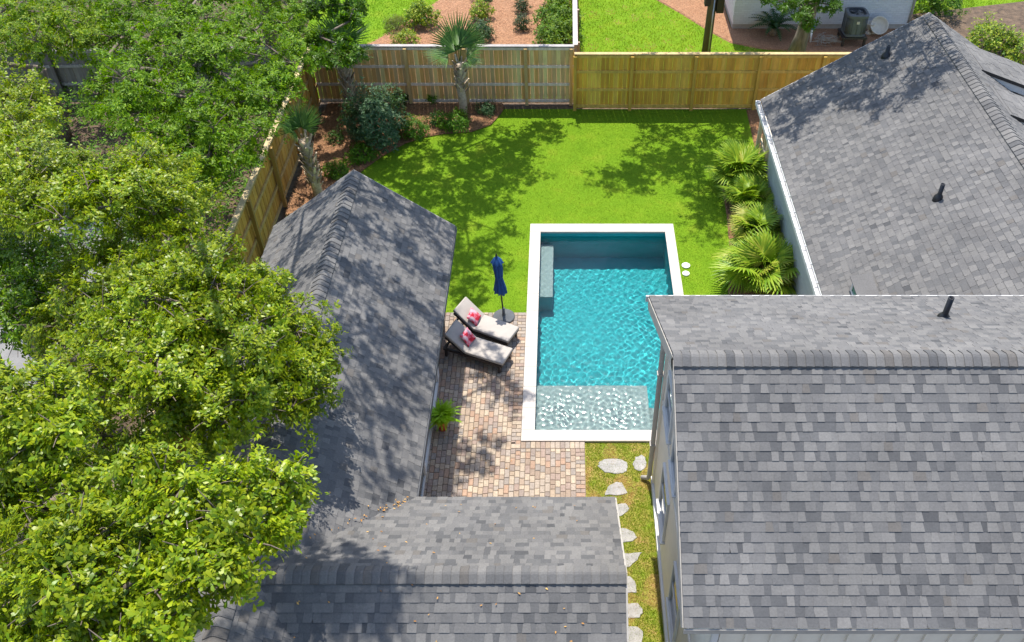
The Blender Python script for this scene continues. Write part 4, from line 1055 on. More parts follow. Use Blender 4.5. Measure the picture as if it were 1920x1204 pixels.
def cabbage_palm(label, base, top, r, fronds, seed, boots_from=0.35):
    g = random.Random(seed); base = Vector(base); top = Vector(top)
    root = empty('cabbage_palm', label, 'palm', base, 'cabbage palms in the back bed')
    tr = MB(); n = 9
    pts = [base.lerp(top, i/(n-1)) + Vector((0.03*math.sin(i), 0.03*math.cos(i*1.3), 0)) for i in range(n)]
    tr.tube(pts, [r*(1.12 if i < 1 else 1.0) for i in range(n)], 12, (0.46,0.36,0.25))
    t = tr.build('trunk', M['palm_bark'], root)
    bt = MB(); H_ = (top-base).length; k = 0; z = H_*boots_from
    while z < H_*1.02:
        a = k*2.4; d = Vector((math.cos(a), math.sin(a), 0)); w = Vector((-d.y, d.x, 0)); p = base.lerp(top, z/H_) + d*r*0.82
        hgt = g.uniform(0.14, 0.24); out = g.uniform(0.07, 0.14)
        c_ = random.choice(((0.48,0.37,0.26),(0.32,0.24,0.17),(0.60,0.49,0.36),(0.24,0.18,0.13)))
        a1, a2 = p + w*0.055, p - w*0.055; t1, t2 = p + d*out + w*0.028 + Vector((0,0,hgt)), p + d*out - w*0.028 + Vector((0,0,hgt))
        b1, b2 = p + d*0.035 + w*0.045 - Vector((0,0,0.01)), p + d*0.035 - w*0.045 - Vector((0,0,0.01)); t3, t4 = t1 + d*0.03, t2 + d*0.03
        bt.add([a1,a2,t2,t1,b1,b2,t4,t3], [(0,1,2,3),(5,4,7,6),(0,3,7,4),(1,5,6,2),(3,2,6,7),(0,4,5,1)], c_)
        z += 0.028; k += 1
    tag(bt.build('boots', M['palm_bark'], t), kind='stuff')
    for i, (az, el, sc) in enumerate(fronds):
        place_frond(root, SAB[i % 3], top + Vector((math.cos(az)*0.05, math.sin(az)*0.05, 0.02)), az, el, g.uniform(-0.3, 0.3), sc)
    return root
def wy(u, v, y):
    a, b2 = (u-CX)/FPX, (v-CY)/FPX; t = y/(_c - b2*_s)
    return Vector((a*t, y, CAM_H - t*(_s + b2*_c)))
cabbage_palm('cabbage palm with upright fan fronds rising before the middle of the old fence', gp(868, 214), wy(862, 118, 25.75), 0.135,
             [(1.75,1.22,1.12),(1.35,1.05,1.0),(-0.1,0.75,0.72),(3.3,0.42,0.85),(-0.5,0.25,0.62),(2.5,1.2,0.8)], 1, 0.45)
cabbage_palm('cabbage palm with shaggy trunk in the shaded back corner', (-6.75, 25.9, 0.03), wy(640, 108, 25.9), 0.15,
             [(1.5,1.2,1.1),(2.6,0.8,1.0),(0.4,0.8,1.0),(3.6,0.5,0.9),(-0.5,0.4,0.9),(1.2,1.45,1.0),(4.6,0.3,0.8),(5.4,0.3,0.9)], 2, 0.15)
cabbage_palm('leaning cabbage palm with clipped fronds between side fence and garage peak', gp(597, 372), wy(570, 262, 21.1) + Vector((0,0,0)), 0.14,
             [(1.7,1.35,0.75),(2.6,1.1,0.7),(0.5,1.15,0.7),(3.6,0.9,0.6),(1.1,1.45,0.75)], 3, 0.2)

FAN = [fan_leaf('frond', 0.42, 0.56, 28, 4.3, 110+i, (0.12,0.25,0.012), (0.32,0.43,0.03), 0.30, 0.055) for i in range(2)]
FANY = [fan_leaf('frond', 0.40, 0.46, 24, 4.2, 120+i, (0.24,0.33,0.02), (0.45,0.43,0.08), 0.34, 0.042) for i in range(2)]
def fan_palm(label, base, nf, yellow, seed, sc):
    g = random.Random(seed); base = Vector(base)
    root = empty('fan_palm', label, 'palm', base, 'fan palms along the brick house')
    MB().tube([base, base + Vector((0.02,0.01,0.12)), base + Vector((0.03,0.02,0.26))], [0.10, 0.09, 0.06], 8, (0.22,0.16,0.1)).build('trunk', M['palm_bark'], root)
    for i in range(nf):
        az = i*2.39996 + g.uniform(-0.2, 0.2); el = 0.05 + 1.15*((i/nf)**0.8) + g.uniform(-0.2, 0.2)
        me = (FANY if g.random() < yellow else FAN)[i % 2]
        place_frond(root, me, base + Vector((g.uniform(-0.22, 0.22), g.uniform(-0.25, 0.25), g.uniform(0.16, 0.3))), az, el, g.uniform(-0.6, 0.6), sc*g.uniform(0.62, 1.1))
for i, (u, v, yl, nf, sc, lb) in enumerate(((1388,345,0.04,24,1.0,'dark green fan palm nearest the short fence'),(1404,395,0.12,22,0.95,'second fan palm from the short fence, mid green'),
                                 (1418,455,0.45,24,0.95,'yellow-tipped fan palm, third from the short fence'),(1432,530,0.40,26,1.05,'bright fan palm closest to the near house roof'))):
    fan_palm(lb, gp(u, v), nf + 16, yl, 200+i, sc*(1.22, 1.05, 1.12, 1.25)[i])

# sago palm by the neighbour's wall
def sago(label, base, n, L_, seed):
    g = np.random.default_rng(seed); V = []; F = []; C = []
    for s_ in range(15):
        t = s_/14; x = L_*t; z = 0.55*L_*t - 0.75*L_*t*t
        ll = 0.16*math.sin(math.pi*min(0.98, 0.08+0.9*t))**0.6
        o = len(V); V += [(x, 0, z), (x+0.05, -ll, z-0.02), (x+0.05, ll, z-0.02)]; C += [(0.03,0.075,0.02)]*3
        if s_: F += [(o-3, o, o+1), (o-3, o+2, o)]
    me = np_mesh('frond', np.array(V), np.array(F), M['palm'], np.array(C))
    root = empty('sago_palm', label, 'palm', base)
    MB().tube([Vector(base), Vector(base)+Vector((0,0,0.3))], [0.13, 0.1], 8, (0.2,0.15,0.1)).build('trunk', M['palm_bark'], root)
    for i in range(n):
        place_frond(root, me, Vector(base) + Vector((0,0,0.28)), i*2.4, 0.1 + 0.8*i/n, 0, 1.0)
sago('dark sago palm against the white brick neighbour house', gp(1448, 68), 22, 0.95, 5)

#@@GRASS
# ------------------------------------------------------------------ grass blades, straw, fallen leaves
def blades(name, n, x0, x1, y0, y1, mask, colA, colB, h=0.045, w=0.012, seed=1, z=0.0, dry=0.0):
    g = np.random.default_rng(seed)
    x, y = g.uniform(x0, x1, n), g.uniform(y0, y1, n); k = mask(x, y); x, y = x[k], y[k]; n = len(x)
    a = g.uniform(0, 2*math.pi, n); dx, dy = np.cos(a)*w*0.5, np.sin(a)*w*0.5
    hh = h*g.uniform(0.5, 1.2, n); lx, ly = g.normal(0, 0.55, n)*hh, g.normal(0, 0.55, n)*hh
    zz = np.full(n, z)
    V = np.stack([np.stack([x-dx, y-dy, zz], 1), np.stack([x+dx, y+dy, zz], 1), np.stack([x+lx, y+ly, zz+hh], 1)], 1).reshape(-1, 3)
    F = np.arange(3*n).reshape(n, 3)
    f = g.uniform(0, 1, (n, 1)); C = np.array(colA)*(1-f) + np.array(colB)*f
    pat = 0.5 + 0.5*np.sin(x*1.7+1.3*np.sin(y*0.9))*np.sin(y*1.4+np.sin(x*1.1))
    pt2 = np.clip(np.sin(x*0.8+2*np.sin(y*0.37))+np.sin(y*0.63+1.7*np.sin(x*0.5))-0.6, 0, 1)[:, None]*0.45
    C = C*(0.90 + 0.16*pat)[:, None]
    C = C*(1-pt2) + np.array((0.31, 0.36, 0.03))*pt2
    if dry:
        dd = (np.sin(x*9+y*2)+np.sin(y*5.1-x*3)+np.sin(y*2.3+1)) > (1.2-dry*2)
        dd |= g.uniform(0, 1, n) < dry*0.35
        C[dd] = np.array((0.58, 0.42, 0.17))*g.uniform(0.7, 1.2, (dd.sum(), 1))
    return tag(link(name, np_mesh(name, V, F, M['grass'], np.repeat(C, 3, 0))), kind='stuff')
inbed = lambda x, y: in_poly(x, y, BED1) | in_poly(x, y, BED2) | ((x > 5.8) & (y > 21.2))
inpool = lambda x, y: (x > CX0-0.01) & (x < CX1+0.01) & (y > CY0) & (y < CY1+0.01)
onpatio = lambda x, y: (x < CX0+0.02) & (y < 16.26)
GA_, GB_ = (0.155, 0.275, 0.013), (0.27, 0.39, 0.028)
o = blades('grass', 330000, -7.6, 6.6, 12.2, 26.0, lambda x, y: ~inbed(x, y) & ~inpool(x, y) & ~onpatio(x, y), GA_, GB_, 0.024, 0.011, 1)
tag(o, 'short bright green grass of the back lawn', 'grass')
o = blades('grass', 60000, 0.48, 1.84, 5, 12.18, lambda x, y: x < 2, GA_, (0.38,0.42,0.02), 0.032, 0.012, 2, dry=0.14)
tag(o, 'patchy yellowing grass round the stepping stones', 'grass')
o = blades('grass', 60000, -13, 0.3, 26.8, 37, lambda x, y: ~in_poly(x, y, BED3), (0.13,0.27,0.008), (0.23,0.40,0.014), 0.05, 0.024, 3)
tag(o, 'bright green grass beyond the old fence', 'grass')
o = blades('grass', 60000, 0.5, 24, 26.2, 36, lambda x, y: ~in_poly(x, y, BED4) & ~((x > 6.2) & (y > 31.5) & (x < 12.9)) & ~in_poly(x, y, [(12.9,33),(13.2,25.5),(22,24.5),(24,31),(19,34.5)]), (0.16,0.26,0.010), (0.32,0.40,0.03), 0.06, 0.026, 4, dry=0.03)
tag(o, 'coarse yellow-green grass beyond the new fence', 'grass')

def straw(name, poly, n, z, cols, seed, label):
    g = np.random.default_rng(seed)
    xs = [p[0] for p in poly]; ys = [p[1] for p in poly]
    x, y = g.uniform(min(xs), max(xs), n), g.uniform(min(ys), max(ys), n); k = in_poly(x, y, poly); x, y = x[k], y[k]; n = len(x)
    a = g.uniform(0, 2*math.pi, n); l = g.uniform(0.04, 0.11, n); w = 0.007
    ax, ay = np.cos(a)*l, np.sin(a)*l; px, py = -np.sin(a)*w, np.cos(a)*w
    z1 = z + g.uniform(0.004, 0.03, n); z2 = z + g.uniform(0.004, 0.03, n)
    V = np.stack([np.stack([x-px, y-py, z1], 1), np.stack([x+px, y+py, z1], 1), np.stack([x+ax, y+ay, z2], 1)], 1).reshape(-1, 3)
    C = np.array(cols)[g.integers(0, len(cols), n)]*g.uniform(0.7, 1.25, (n, 1))
    tag(link(name, np_mesh(name, V, np.arange(3*n).reshape(n, 3), M['straw'], np.repeat(C, 3, 0))), label, 'mulch', kind='stuff')
SC = [(0.32,0.165,0.075),(0.23,0.11,0.05),(0.45,0.25,0.12),(0.13,0.065,0.035)]
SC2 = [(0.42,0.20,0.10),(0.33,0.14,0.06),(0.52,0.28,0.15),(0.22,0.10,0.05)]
straw('pine_straw', BED1, 30000, 0.054, SC, 1, 'rust brown pine straw over the back bed')
straw('pine_straw', BED2, 9000, 0.044, SC, 2, 'rust brown pine straw under the fan palms')
straw('pine_straw', BED3, 30000, 0.054, SC2, 3, 'orange pine straw beyond the old fence')
straw('pine_straw', BED4, 20000, 0.034, SC2, 4, 'orange pine straw round the white neighbour house')

# dry leaves: in the roof valley and strewn below
g = np.random.default_rng(9); pts = []; axs = []
for i in range(45):
    t = g.uniform(0, 1)**0.35; x = -2.5 - 0.95*(1-t)*2; p = Vector((x, 0, 0))
    y = WY1 - (GXE - x)*0.98*(1.11); z = main_h((x, y))
    pts.append((x + g.normal(0, 0.025), y + g.normal(0, 0.03), z + 0.035)); axs.append((0.2, 0.2, 1))
for i in range(70):
    x = g.uniform(-4.2, 0.5); y = g.uniform(4.6, 8.6); p = (x, y)
    z = max(wing_h(p), main_h(p)) + 0.024; pts.append((x, y, z)); axs.append((0, (y-WYM)*0.3, 1))
for i in range(30):
    pts.append((g.uniform(-2.7, -0.9), g.uniform(9.2, 16), 0.05)); axs.append((0, 0, 1))
V, F, C = leaf_arrays(np.array(pts), unit(np.array(axs)), 1, 0.05, (0.30,0.13,0.03), (0.55,0.34,0.10), tilt=(-0.15, 0.25), simple=True, g=g, jit=0.0)
tag(link('fallen_leaves', np_mesh('fallen_leaves', V, F, M['straw'], C)), 'orange dry leaves lying in the roof valley and on the patio', 'dry leaves', kind='stuff')

# ================================================================== THINGS
def rbox(mb_name, mat, parent, size, Mx, bevel=0.02, seg=3, puff=0.0):
    bm = bmesh.new(); bmesh.ops.create_cube(bm, size=1.0)
    for v in bm.verts: v.co = Vector((v.co.x*size[0], v.co.y*size[1], v.co.z*size[2]))
    bmesh.ops.bevel(bm, geom=bm.edges[:], offset=bevel, segments=seg, affect='EDGES', profile=0.6)
    me = bpy.data.meshes.new(mb_name); bm.to_mesh(me); bm.free()
    me.polygons.foreach_set('use_smooth', [True]*len(me.polygons))
    me.materials.append(mat)
    return link(mb_name, me, parent, Mx)
def pillow_mesh(w, h, t):
    n = 12; V = []; F = []
    for s_ in (1, -1):
        for i in range(n+1):
            for j in range(n+1):
                a, b2 = i/n*2-1, j/n*2-1
                e = max(0, (1-a*a)*(1-b2*b2))**0.42
                k = 1 - 0.08*(1-abs(a))*abs(b2)**3; k2 = 1 - 0.08*(1-abs(b2))*abs(a)**3
                V.append((a*w/2*k2, b2*h/2*k, s_*t/2*e))
    m_ = (n+1)**2
    for i in range(n):
        for j in range(n):
            q = [i*(n+1)+j, (i+1)*(n+1)+j, (i+1)*(n+1)+j+1, i*(n+1)+j+1]
            F.append(q); F.append([m_+k for k in reversed(q)])
    return np_mesh('pillow', np.array(V), np.array(F), M['pillow'], smooth=True)

def lounger(label, loc, ang, seed):
    root = empty('sun_lounger', label, 'sun lounger', (*loc, 0.042), 'loungers on the patio')
    B = Matrix.Translation((*loc, 0.042)) @ Matrix.Rotation(ang, 4, 'Z')          # +x is towards the foot
    T = lambda x, y, z: B @ Matrix.Translation((x, y, z))
    Wd, SL, BL, zf = 0.53, 0.95, 0.60, 0.26
    def part(name, mb, mat):
        src = mb.mesh(name, mat); return link(name, src, root, B)
    fr = MB()
    for s_ in (-1, 1):
        fr.box((-0.56, s_*Wd/2-0.02, zf-0.06), (SL, s_*Wd/2+0.02, zf))
    fr.box((SL-0.04, -Wd/2+0.02, zf-0.06), (SL, Wd/2-0.02, zf)); fr.box((-0.56, -Wd/2+0.02, zf-0.06), (-0.52, Wd/2-0.02, zf))
    fr.box((0, -Wd/2+0.02, zf-0.05), (0.05, Wd/2-0.02, zf-0.005))
    for i in range(8): fr.box((0.1+i*0.1, -Wd/2+0.02, zf-0.03), (0.16+i*0.1, Wd/2-0.02, zf-0.008))
    part('frame', fr, M['wicker'])
    for x in (-0.5, SL-0.08):
        for s_ in (-1, 1):
            part('leg', MB().box((x-0.025, s_*(Wd/2)-0.025, 0), (x+0.025, s_*(Wd/2)+0.025, zf-0.061)), M['wicker'])
    el = R(38)
    Bk = B @ Matrix.Translation((0, 0, zf)) @ Matrix.Rotation(math.pi, 4, 'Z') @ Matrix.Rotation(-el, 4, 'Y')
    bf = MB()
    for s_ in (-1, 1): bf.box((0, s_*Wd/2-0.02, -0.03), (BL, s_*Wd/2+0.02, 0.005))
    bf.box((BL-0.04, -Wd/2+0.02, -0.03), (BL, Wd/2-0.02, 0.005))
    for i in range(5): bf.box((0.06+i*0.1, -Wd/2+0.02, -0.02), (0.12+i*0.1, Wd/2-0.02, 0.0))
    link('backrest', bf.mesh('backrest', M['wicker']), root, Bk)
    pr = MB()
    for s_ in (-1, 1): pr.tube([(-BL*math.cos(el)*0.8, s_*(Wd/2-0.05), zf+BL*math.sin(el)*0.8-0.02), (-0.5, s_*(Wd/2-0.05), zf-0.03)], 0.014, 6)
    part('prop', pr, M['wicker'])
    rbox('seat_cushion', M['cushion'], root, (SL+0.02, Wd+0.02, 0.085), T(SL/2+0.01, 0, zf+0.048), 0.03)
    rbox('back_cushion', M['cushion'], root, (BL+0.05, Wd+0.02, 0.085), Bk @ Matrix.Translation((BL/2+0.03, 0, 0.05)), 0.03)
    return B, Bk, BL
def W2(u, v, z): p = on_z(u, v, z); return (p.x, p.y)
PM = pillow_mesh(0.34, 0.34, 0.13)
for k, (hinge, foot, lb, pl) in enumerate((((896,602), (960,625), 'cream cushioned lounger beside the closed umbrella base', 'red and white pillow on the lounger beside the umbrella'),
                                  ((881,645), (942,664), 'cream cushioned lounger nearer the camera, with shaded cushion', 'pink and red pillow on the nearer lounger'))):
    a = Vector(W2(*hinge, 0.39)); b2 = Vector(W2(*foot, 0.39)); d = (b2-a)
    ang = math.atan2(d.y, d.x)
    B, Bk, BL = lounger(lb, (a.x, a.y), ang, k)
    o = link('pillow', PM, None, Bk @ Matrix.Translation((0.2, 0.05 - 0.1*k, 0.15)) @ Matrix.Rotation(0.25 - 0.3*k, 4, 'Z') @ Matrix.Rotation(R(-12), 4, 'Y'))
    tag(o, pl, 'pillow', 'pillows on the loungers')

# closed umbrella
ub = on_z(945, 597)
um = empty('patio_umbrella', 'closed navy blue umbrella on a round base behind the loungers', 'umbrella', (ub.x, ub.y, 0.042))
UB = Vector((ub.x, ub.y, 0.042)); lean = Vector((-0.05, 0.02, 1.0))*0.79
MB().lathe([(0.27, 0), (0.27, 0.03), (0.25, 0.05), (0.06, 0.07), (0.04, 0.11), (0.035, 0.3)], UB, 24).build('base', M['ac'], um)
MB().tube([UB + lean*0.05, UB + lean*2.42], 0.02, 8).build('pole', M['black'], um)
cn = MB(); k = 32; prof = [(1.02,0.135),(1.04,0.145),(1.2,0.12),(1.42,0.09),(1.55,0.078),(1.7,0.09),(1.95,0.098),(2.1,0.09),(2.2,0.07),(2.24,0.05)]
vs_ = []
for z, r in prof:
    for j in range(k):
        w = 2*math.pi*j/k; rr_ = r*(1 + 0.22*math.cos(8*w + z*1.5) + 0.08*math.sin(3*w+z*4))
        p = UB + lean*(z + (0.03*math.cos(8*w) if z < 1.2 else 0)); vs_.append((p.x + rr_*math.cos(w), p.y + rr_*math.sin(w), p.z))
n = len(prof)
cn.add(vs_, [(i*k+j, i*k+(j+1) % k, (i+1)*k+(j+1) % k, (i+1)*k+j) for i in range(n-1) for j in range(k)], None, True)
can = cn.build('canopy', M['navy'], um)
vs_ = []
for z, r in ((2.14,0.135),(2.2,0.115),(2.3,0.06),(2.36,0.022)):
    for j in range(k):
        w = 2*math.pi*j/k; rr_ = r*(1+0.16*math.cos(8*w)); p = UB + lean*z
        vs_.append((p.x + rr_*math.cos(w), p.y + rr_*math.sin(w), p.z))
MB().add(vs_, [(i*k+j, i*k+(j+1) % k, (i+1)*k+(j+1) % k, (i+1)*k+j) for i in range(3) for j in range(k)], None, True).build('vent_cap', M['navy'], can)
MB().lathe([(0.022,0),(0.03,0.03),(0.012,0.06),(0.016,0.08),(0.004,0.10)], UB + lean*2.36, 10).build('finial', M['black'], um)
tb = MB().lathe([(0.096,0),(0.102,0.02),(0.096,0.05)], UB + lean*1.6, 20, cap=False).build('tie_band', M['navy'], can)

# fern in a terracotta pot
pp = on_z(831, 806)
MB_ = empty('flower_pot', 'terracotta pot on the patio by the garage wall', 'flower pot', (pp.x, pp.y, 0.042))
MB().lathe([(0.085,0),(0.125,0.25),(0.14,0.25),(0.14,0.305),(0.12,0.305),(0.115,0.27),(0.02,0.265)], (pp.x, pp.y, 0.042), 20).build('body', M['terracotta'], MB_)
MB().lathe([(0.108,0.0),(0.05,0.012)], (pp.x, pp.y, 0.31), 16).build('soil', M['litter'], MB_)
fn = empty('fern', 'bushy bright green fern growing in the terracotta pot', 'fern', (pp.x, pp.y, 0.32))
g = np.random.default_rng(4)
FV, FF, FC = [], [], []; 
def fern_frond(L_, seed):
    g = np.random.default_rng(seed); V = []; F = []; C = []
    for s_ in range(18):
        t = s_/17; x = L_*t*(1-0.15*t); z = 0.6*L_*t - 0.8*L_*t*t
        ll = 0.075*(1-t)**0.6 + 0.008
        o = len(V); c_ = np.array((0.20,0.35,0.008))*(0.75+0.8*t)*g.uniform(0.85, 1.15)
        V += [(x, 0, z), (x+0.02, -ll, z-0.012), (x+0.02, ll, z-0.012)]; C += [c_]*3
        if s_: F += [(o-3, o, o+1), (o-3, o+2, o)]
    return np_mesh('frond', np.array(V), np.array(F), M['leaf'], np.array(C))
FR = [fern_frond(0.50, 1), fern_frond(0.44, 2), fern_frond(0.36, 3)]
for i in range(170):
    place_frond(fn, FR[i % 3], Vector((pp.x, pp.y, 0.33)) + Vector((g.normal(0,0.035), g.normal(0,0.035), 0)), i*2.39996, g.uniform(0.2, 1.2), g.uniform(-0.5, 0.5), g.uniform(0.75, 1.1))

# flagstones of the side path
STN = [((1150,875),[(-29,0),(-26,-10),(-14,-14),(12,-14),(25,-8),(27,3),(22,11),(8,14),(-16,11)],'largest flagstone, oblong, near the patio corner'),
       ((1199,868),[(-12,3),(-7,-10),(4,-15),(11,-9),(13,4),(9,13),(-2,16),(-10,11)],'small rounded flagstone next to the largest one by the wall'),
       ((1155,917),[(-22,12),(-16,-4),(-2,-12),(10,-12),(22,8),(10,12)],'pointed flagstone just beyond the wing roof corner'),
       ((1166,958),[(-16,14),(-16,-12),(8,-13),(14,-4),(4,8)],'fourth flagstone from the pool, half under the wing eave'),
       ((1174,1006),[(-20,14),(-20,-15),(-2,-15),(14,-8),(20,2),(12,10)],'fifth flagstone from the pool, with a blunt tip'),
       ((1182,1052),[(-20,16),(-18,-14),(0,-14),(22,-16),(12,-2),(0,12)],'sixth flagstone from the pool, wedge shaped'),
       ((1179,1097),[(-20,14),(-16,-12),(2,-16),(12,-6),(14,14),(0,15)],'seventh flagstone from the pool, squarish'),
       ((1188,1146),[(-24,14),(-24,-12),(8,-14),(18,-2),(12,14)],'eighth flagstone from the pool, pentagonal'),
       ((1190,1192),[(-24,18),(-22,-16),(4,-17),(15,-8),(13,18)],'last visible flagstone, cut by the lower edge')]
for (u, v), sh, lb in STN:
    P = [on_z(u+a, v+b2) for a, b2 in sh]
    if sum(P[i].x*P[(i+1) % len(P)].y - P[(i+1) % len(P)].x*P[i].y for i in range(len(P))) < 0: P.reverse()
    c0 = sum((Vector((q.x, q.y, 0)) for q in P), Vector())/len(P)
    n = len(P); fine = []
    for i in range(n):
        a, b2 = P[i], P[(i+1) % n]
        for t in (0.0, 0.33, 0.66):
            q = a.lerp(b2, t); j = random.uniform(-0.012, 0.012); q = q + Vector((j, -j, 0)); fine.append(q)
    n = len(fine)
    vs_ = [(q.x, q.y, -0.02) for q in fine] + [(q.x, q.y, 0.012) for q in fine] + [tuple(c0.lerp(Vector((q.x, q.y, 0)), 0.95) + Vector((0, 0, 0.018 + random.uniform(-0.002, 0.002)))) for q in fine] + [(c0.x, c0.y, 0.02)]
    fs = [(r*n+i, r*n+(i+1) % n, (r+1)*n+(i+1) % n, (r+1)*n+i) for r in range(2) for i in range(n)] + [(2*n+i, 2*n+(i+1) % n, 3*n) for i in range(n)]
    tag(MB().add(vs_, fs).build('flagstone', M['flagstone']), lb, 'flagstone', 'stepping stones along the side path')

# utility pole with its boxes
up = on_z(1327, 97)
ur = empty('utility_pole', 'dark wooden utility pole behind the new fence', 'utility pole', (5.05, 29.6, 0))
MB().tube([(5.05, 29.6, 0), (5.1, 29.6, 4), (5.16, 29.6, 9)], [0.155, 0.14, 0.11], 12).build('pole', mat_noise('pole_wood', (0.10, 0.078, 0.06), 0.35, 9, 0.9, 0.5, 30, stretch=(1, 1, 0.1)), ur)
MB().box((4.80, 29.42, 1.95), (4.98, 29.68, 2.75)).build('meter_box', M['dark'], ur)
MB().box((5.22, 29.44, 1.70), (5.46, 29.70, 2.60)).build('meter_box', M['black'], ur)
MB().tube([(5.12, 29.45, 2.4), (5.10, 29.44, 0.02)], 0.025, 6).build('conduit', M['metal'], ur)

# air conditioner on its stand
ac = Vector((10.45, 30.75, 0.02))
ar_ = empty('air_conditioner', 'dark grey air conditioner on a stand by the white neighbour house', 'air conditioner', ac)
mb = MB(); rr_ = []
def rsq(s_, k=24, n=5):
    return [(math.copysign(abs(math.cos(w))**(2/n), math.cos(w))*s_, math.copysign(abs(math.sin(w))**(2/n), math.sin(w))*s_) for w in (2*math.pi*i/k for i in range(k))]
def loft(mb, rings, k=24, smooth=False):
    vs_ = [(ac.x+x, ac.y+y, ac.z+z) for s_, z in rings for x, y in rsq(s_)]
    mb.add(vs_, [(i*k+j, i*k+(j+1) % k, (i+1)*k+(j+1) % k, (i+1)*k+j) for i in range(len(rings)-1) for j in range(k)], None, smooth)
loft(mb, [(0.36,0.36),(0.38,0.38),(0.38,0.44),(0.365,0.45),(0.365,1.05),(0.39,1.06),(0.39,1.14),(0.36,1.17),(0.29,1.17),(0.28,1.08),(0.05,1.06)])
mb.build('casing', M['ac'], ar_)
lv = MB()
for i in range(40):
    w = 2*math.pi*i/40; x, y = [(math.copysign(abs(math.cos(w))**0.4, math.cos(w))*0.372, math.copysign(abs(math.sin(w))**0.4, math.sin(w))*0.372)][0]
    lv.tube([(ac.x+x, ac.y+y, ac.z+0.46), (ac.x+x, ac.y+y, ac.z+1.04)], 0.008, 4)
tag(lv.build('louvre', M['ac'], ar_), kind='stuff')
fg = MB()
for r in (0.08, 0.15, 0.22, 0.28):
    fg.tube([(ac.x+r*math.cos(2*math.pi*i/20), ac.y+r*math.sin(2*math.pi*i/20), ac.z+1.165) for i in range(21)], 0.005, 4)
for i in range(8):
    w = math.pi*2*i/8; fg.tube([(ac.x, ac.y, ac.z+1.165), (ac.x+0.29*math.cos(w), ac.y+0.29*math.sin(w), ac.z+1.165)], 0.005, 4)
fg.build('fan_guard', M['black'], ar_)
for i in range(4):
    w = 2*math.pi*i/4 + 0.4
    MB().add([(ac.x, ac.y, ac.z+1.11), (ac.x+0.26*math.cos(w), ac.y+0.26*math.sin(w), ac.z+1.09), (ac.x+0.26*math.cos(w+0.7), ac.y+0.26*math.sin(w+0.7), ac.z+1.13),
              (ac.x, ac.y, ac.z+1.10), (ac.x+0.26*math.cos(w), ac.y+0.26*math.sin(w), ac.z+1.08), (ac.x+0.26*math.cos(w+0.7), ac.y+0.26*math.sin(w+0.7), ac.z+1.12)], [(0,1,2),(5,4,3),(0,3,4,1),(1,4,5,2)]).build('fan_blade', M['metal'], ar_)
MB().box((ac.x-0.05, ac.y-0.385, ac.z+0.85), (ac.x+0.05, ac.y-0.372, ac.z+0.95)).build('rating_label', M['beige'], ar_)
sn = MB().box((ac.x-0.44, ac.y-0.40, ac.z+0.29), (ac.x+0.44, ac.y+0.40, ac.z+0.355)).build('stand', M['wicker'], ar_)
for x in (-0.38, 0.38):
    for y in (-0.34, 0.34): MB().box((ac.x+x-0.04, ac.y+y-0.04, -0.02), (ac.x+x+0.04, ac.y+y+0.04, ac.z+0.289)).build('leg', M['wicker'], ar_)

# round beige drum and urn beside it
p = on_z(1643, 66)
dr = empty('drum_planter', 'round beige planter bowl tilted against the white neighbour wall', 'planter', (p.x, p.y, 0.02))
Mx = Matrix.Translation((p.x, p.y, 0.36)) @ Matrix.Rotation(R(52), 4, 'X')
link('bowl', MB().lathe([(0.20,-0.16),(0.27,-0.02),(0.33,0.06),(0.335,0.10),(0.30,0.10),(0.27,0.05),(0.1,-0.02)], (0,0,0), 24).mesh('bowl', M['beige']), dr, Mx)
MB().box((p.x-0.18, p.y+0.0, 0.02), (p.x+0.18, p.y+0.2, 0.16)).build('foot', M['beige'], dr)
p = on_z(1627, 64)
MBu = tag(MB().lathe([(0.13,0),(0.13,0.04),(0.06,0.08),(0.05,0.16),(0.13,0.26),(0.17,0.38),(0.19,0.42),(0.16,0.42),(0.1,0.34)], (p.x, p.y, 0.02), 18).build('garden_urn', M['beige']), 'beige garden urn between the air conditioner and the round planter', 'urn')
p = on_z(1518, 78)
hb = empty('standpipe', 'white standpipe with a blue cap among the brush', 'standpipe', (p.x, p.y, 0))
MB().tube([(p.x, p.y-0.1, 0.03), (p.x, p.y, 0.5)], 0.035, 8).build('pipe', M['plastic_w'], hb)
MB().lathe([(0.08,0),(0.10,0.05),(0.10,0.12),(0.05,0.17)], (p.x, p.y, 0.48), 14).build('cap', M['blue'], hb)
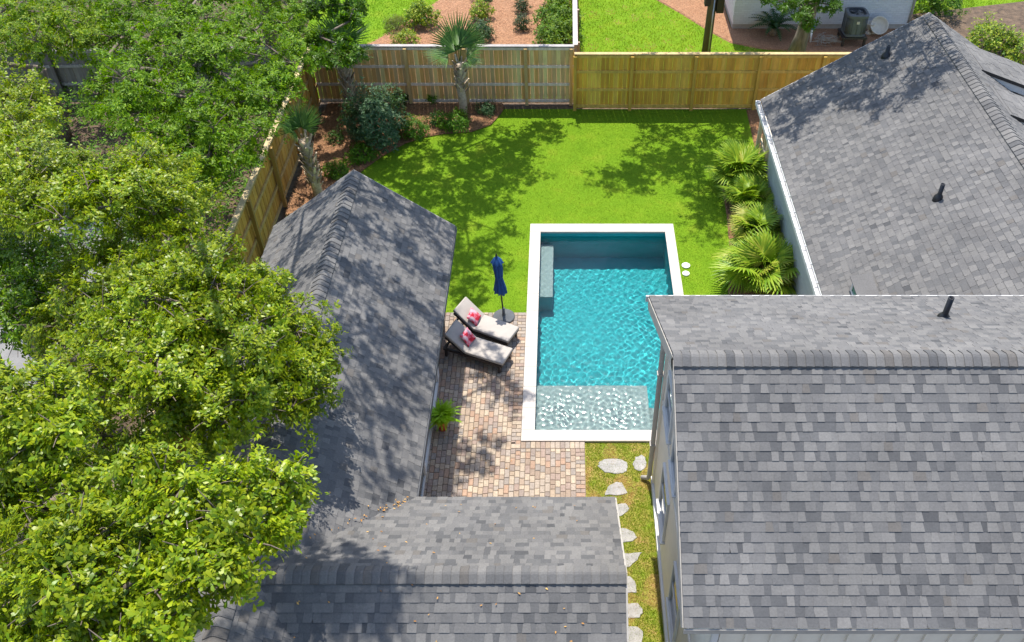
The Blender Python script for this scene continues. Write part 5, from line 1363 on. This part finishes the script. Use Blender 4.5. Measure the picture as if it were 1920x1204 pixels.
p = on_z(1548, 84); mb = MB(); gg = random.Random(4)
for i in range(46):
    a = gg.uniform(0, 6.28); l = gg.uniform(0.3, 0.75); c0 = Vector((p.x+gg.uniform(-0.35,0.35), p.y+gg.uniform(-0.25,0.25), 0.05+gg.uniform(0,0.25)))
    d = Vector((math.cos(a), math.sin(a)*0.6, gg.uniform(-0.1,0.25)))*l
    mb.tube([c0-d*0.5, c0+Vector((0,0,0.04)), c0+d*0.5], [0.012, 0.009, 0.004], 4, caps=False)
tag(mb.build('brush_pile', M['twig']), 'pile of grey dead branches by the pecan trunk', 'brush pile')
# bare dead branches among the oaks at the left
for u, v, z, lb, sd_ in ((365,340,2.6,'bare grey dead branch hanging below the shaded oak', 1), (240,770,4.6,'bare forked dead branch in the gap of the bright oak', 2), (175,655+350,5.6,'pale bare branch poking from the lower left crown', 3)):
    gg = random.Random(sd_); c0 = on_z(u, v, z); mb = MB()
    def grow(p, d, r, dep):
        q = p + d
        mb.tube([p, p+d*0.5+Vector((gg.uniform(-1,1),gg.uniform(-1,1),gg.uniform(-1,1)))*0.05, q], [r, r*0.85, r*0.65], 5, caps=False)
        if dep:
            for _ in range(gg.choice((2, 2, 3))):
                grow(q, (d.normalized()+Vector((gg.uniform(-1,1),gg.uniform(-1,1),gg.uniform(-0.8,0.8)))*0.8).normalized()*d.length*gg.uniform(0.5,0.85), r*0.6, dep-1)
    grow(c0, Vector((gg.uniform(-0.2,0.5), gg.uniform(-0.3,0.3), -0.15))*0.8, 0.028, 3)
    tag(mb.build('dead_branch', M['twig']), lb, 'branch', 'dead branches')
# light grass and dry patches on the bare ground at the far right
blades('grass', 26000, 12.9, 24, 24.5, 34.5, lambda x, y: (np.sin(x*1.1+y*0.7)+np.sin(y*1.6-x*0.6)) > 0.15, (0.12,0.22,0.01), (0.27,0.36,0.03), 0.07, 0.03, 8, dry=0.05)
tag(bpy.data.objects[[o.name for o in scene.objects if o.name.startswith('grass') and o.type == 'MESH'][-1]], 'patchy grass on the bare ground beyond the brick house ridge', 'grass')
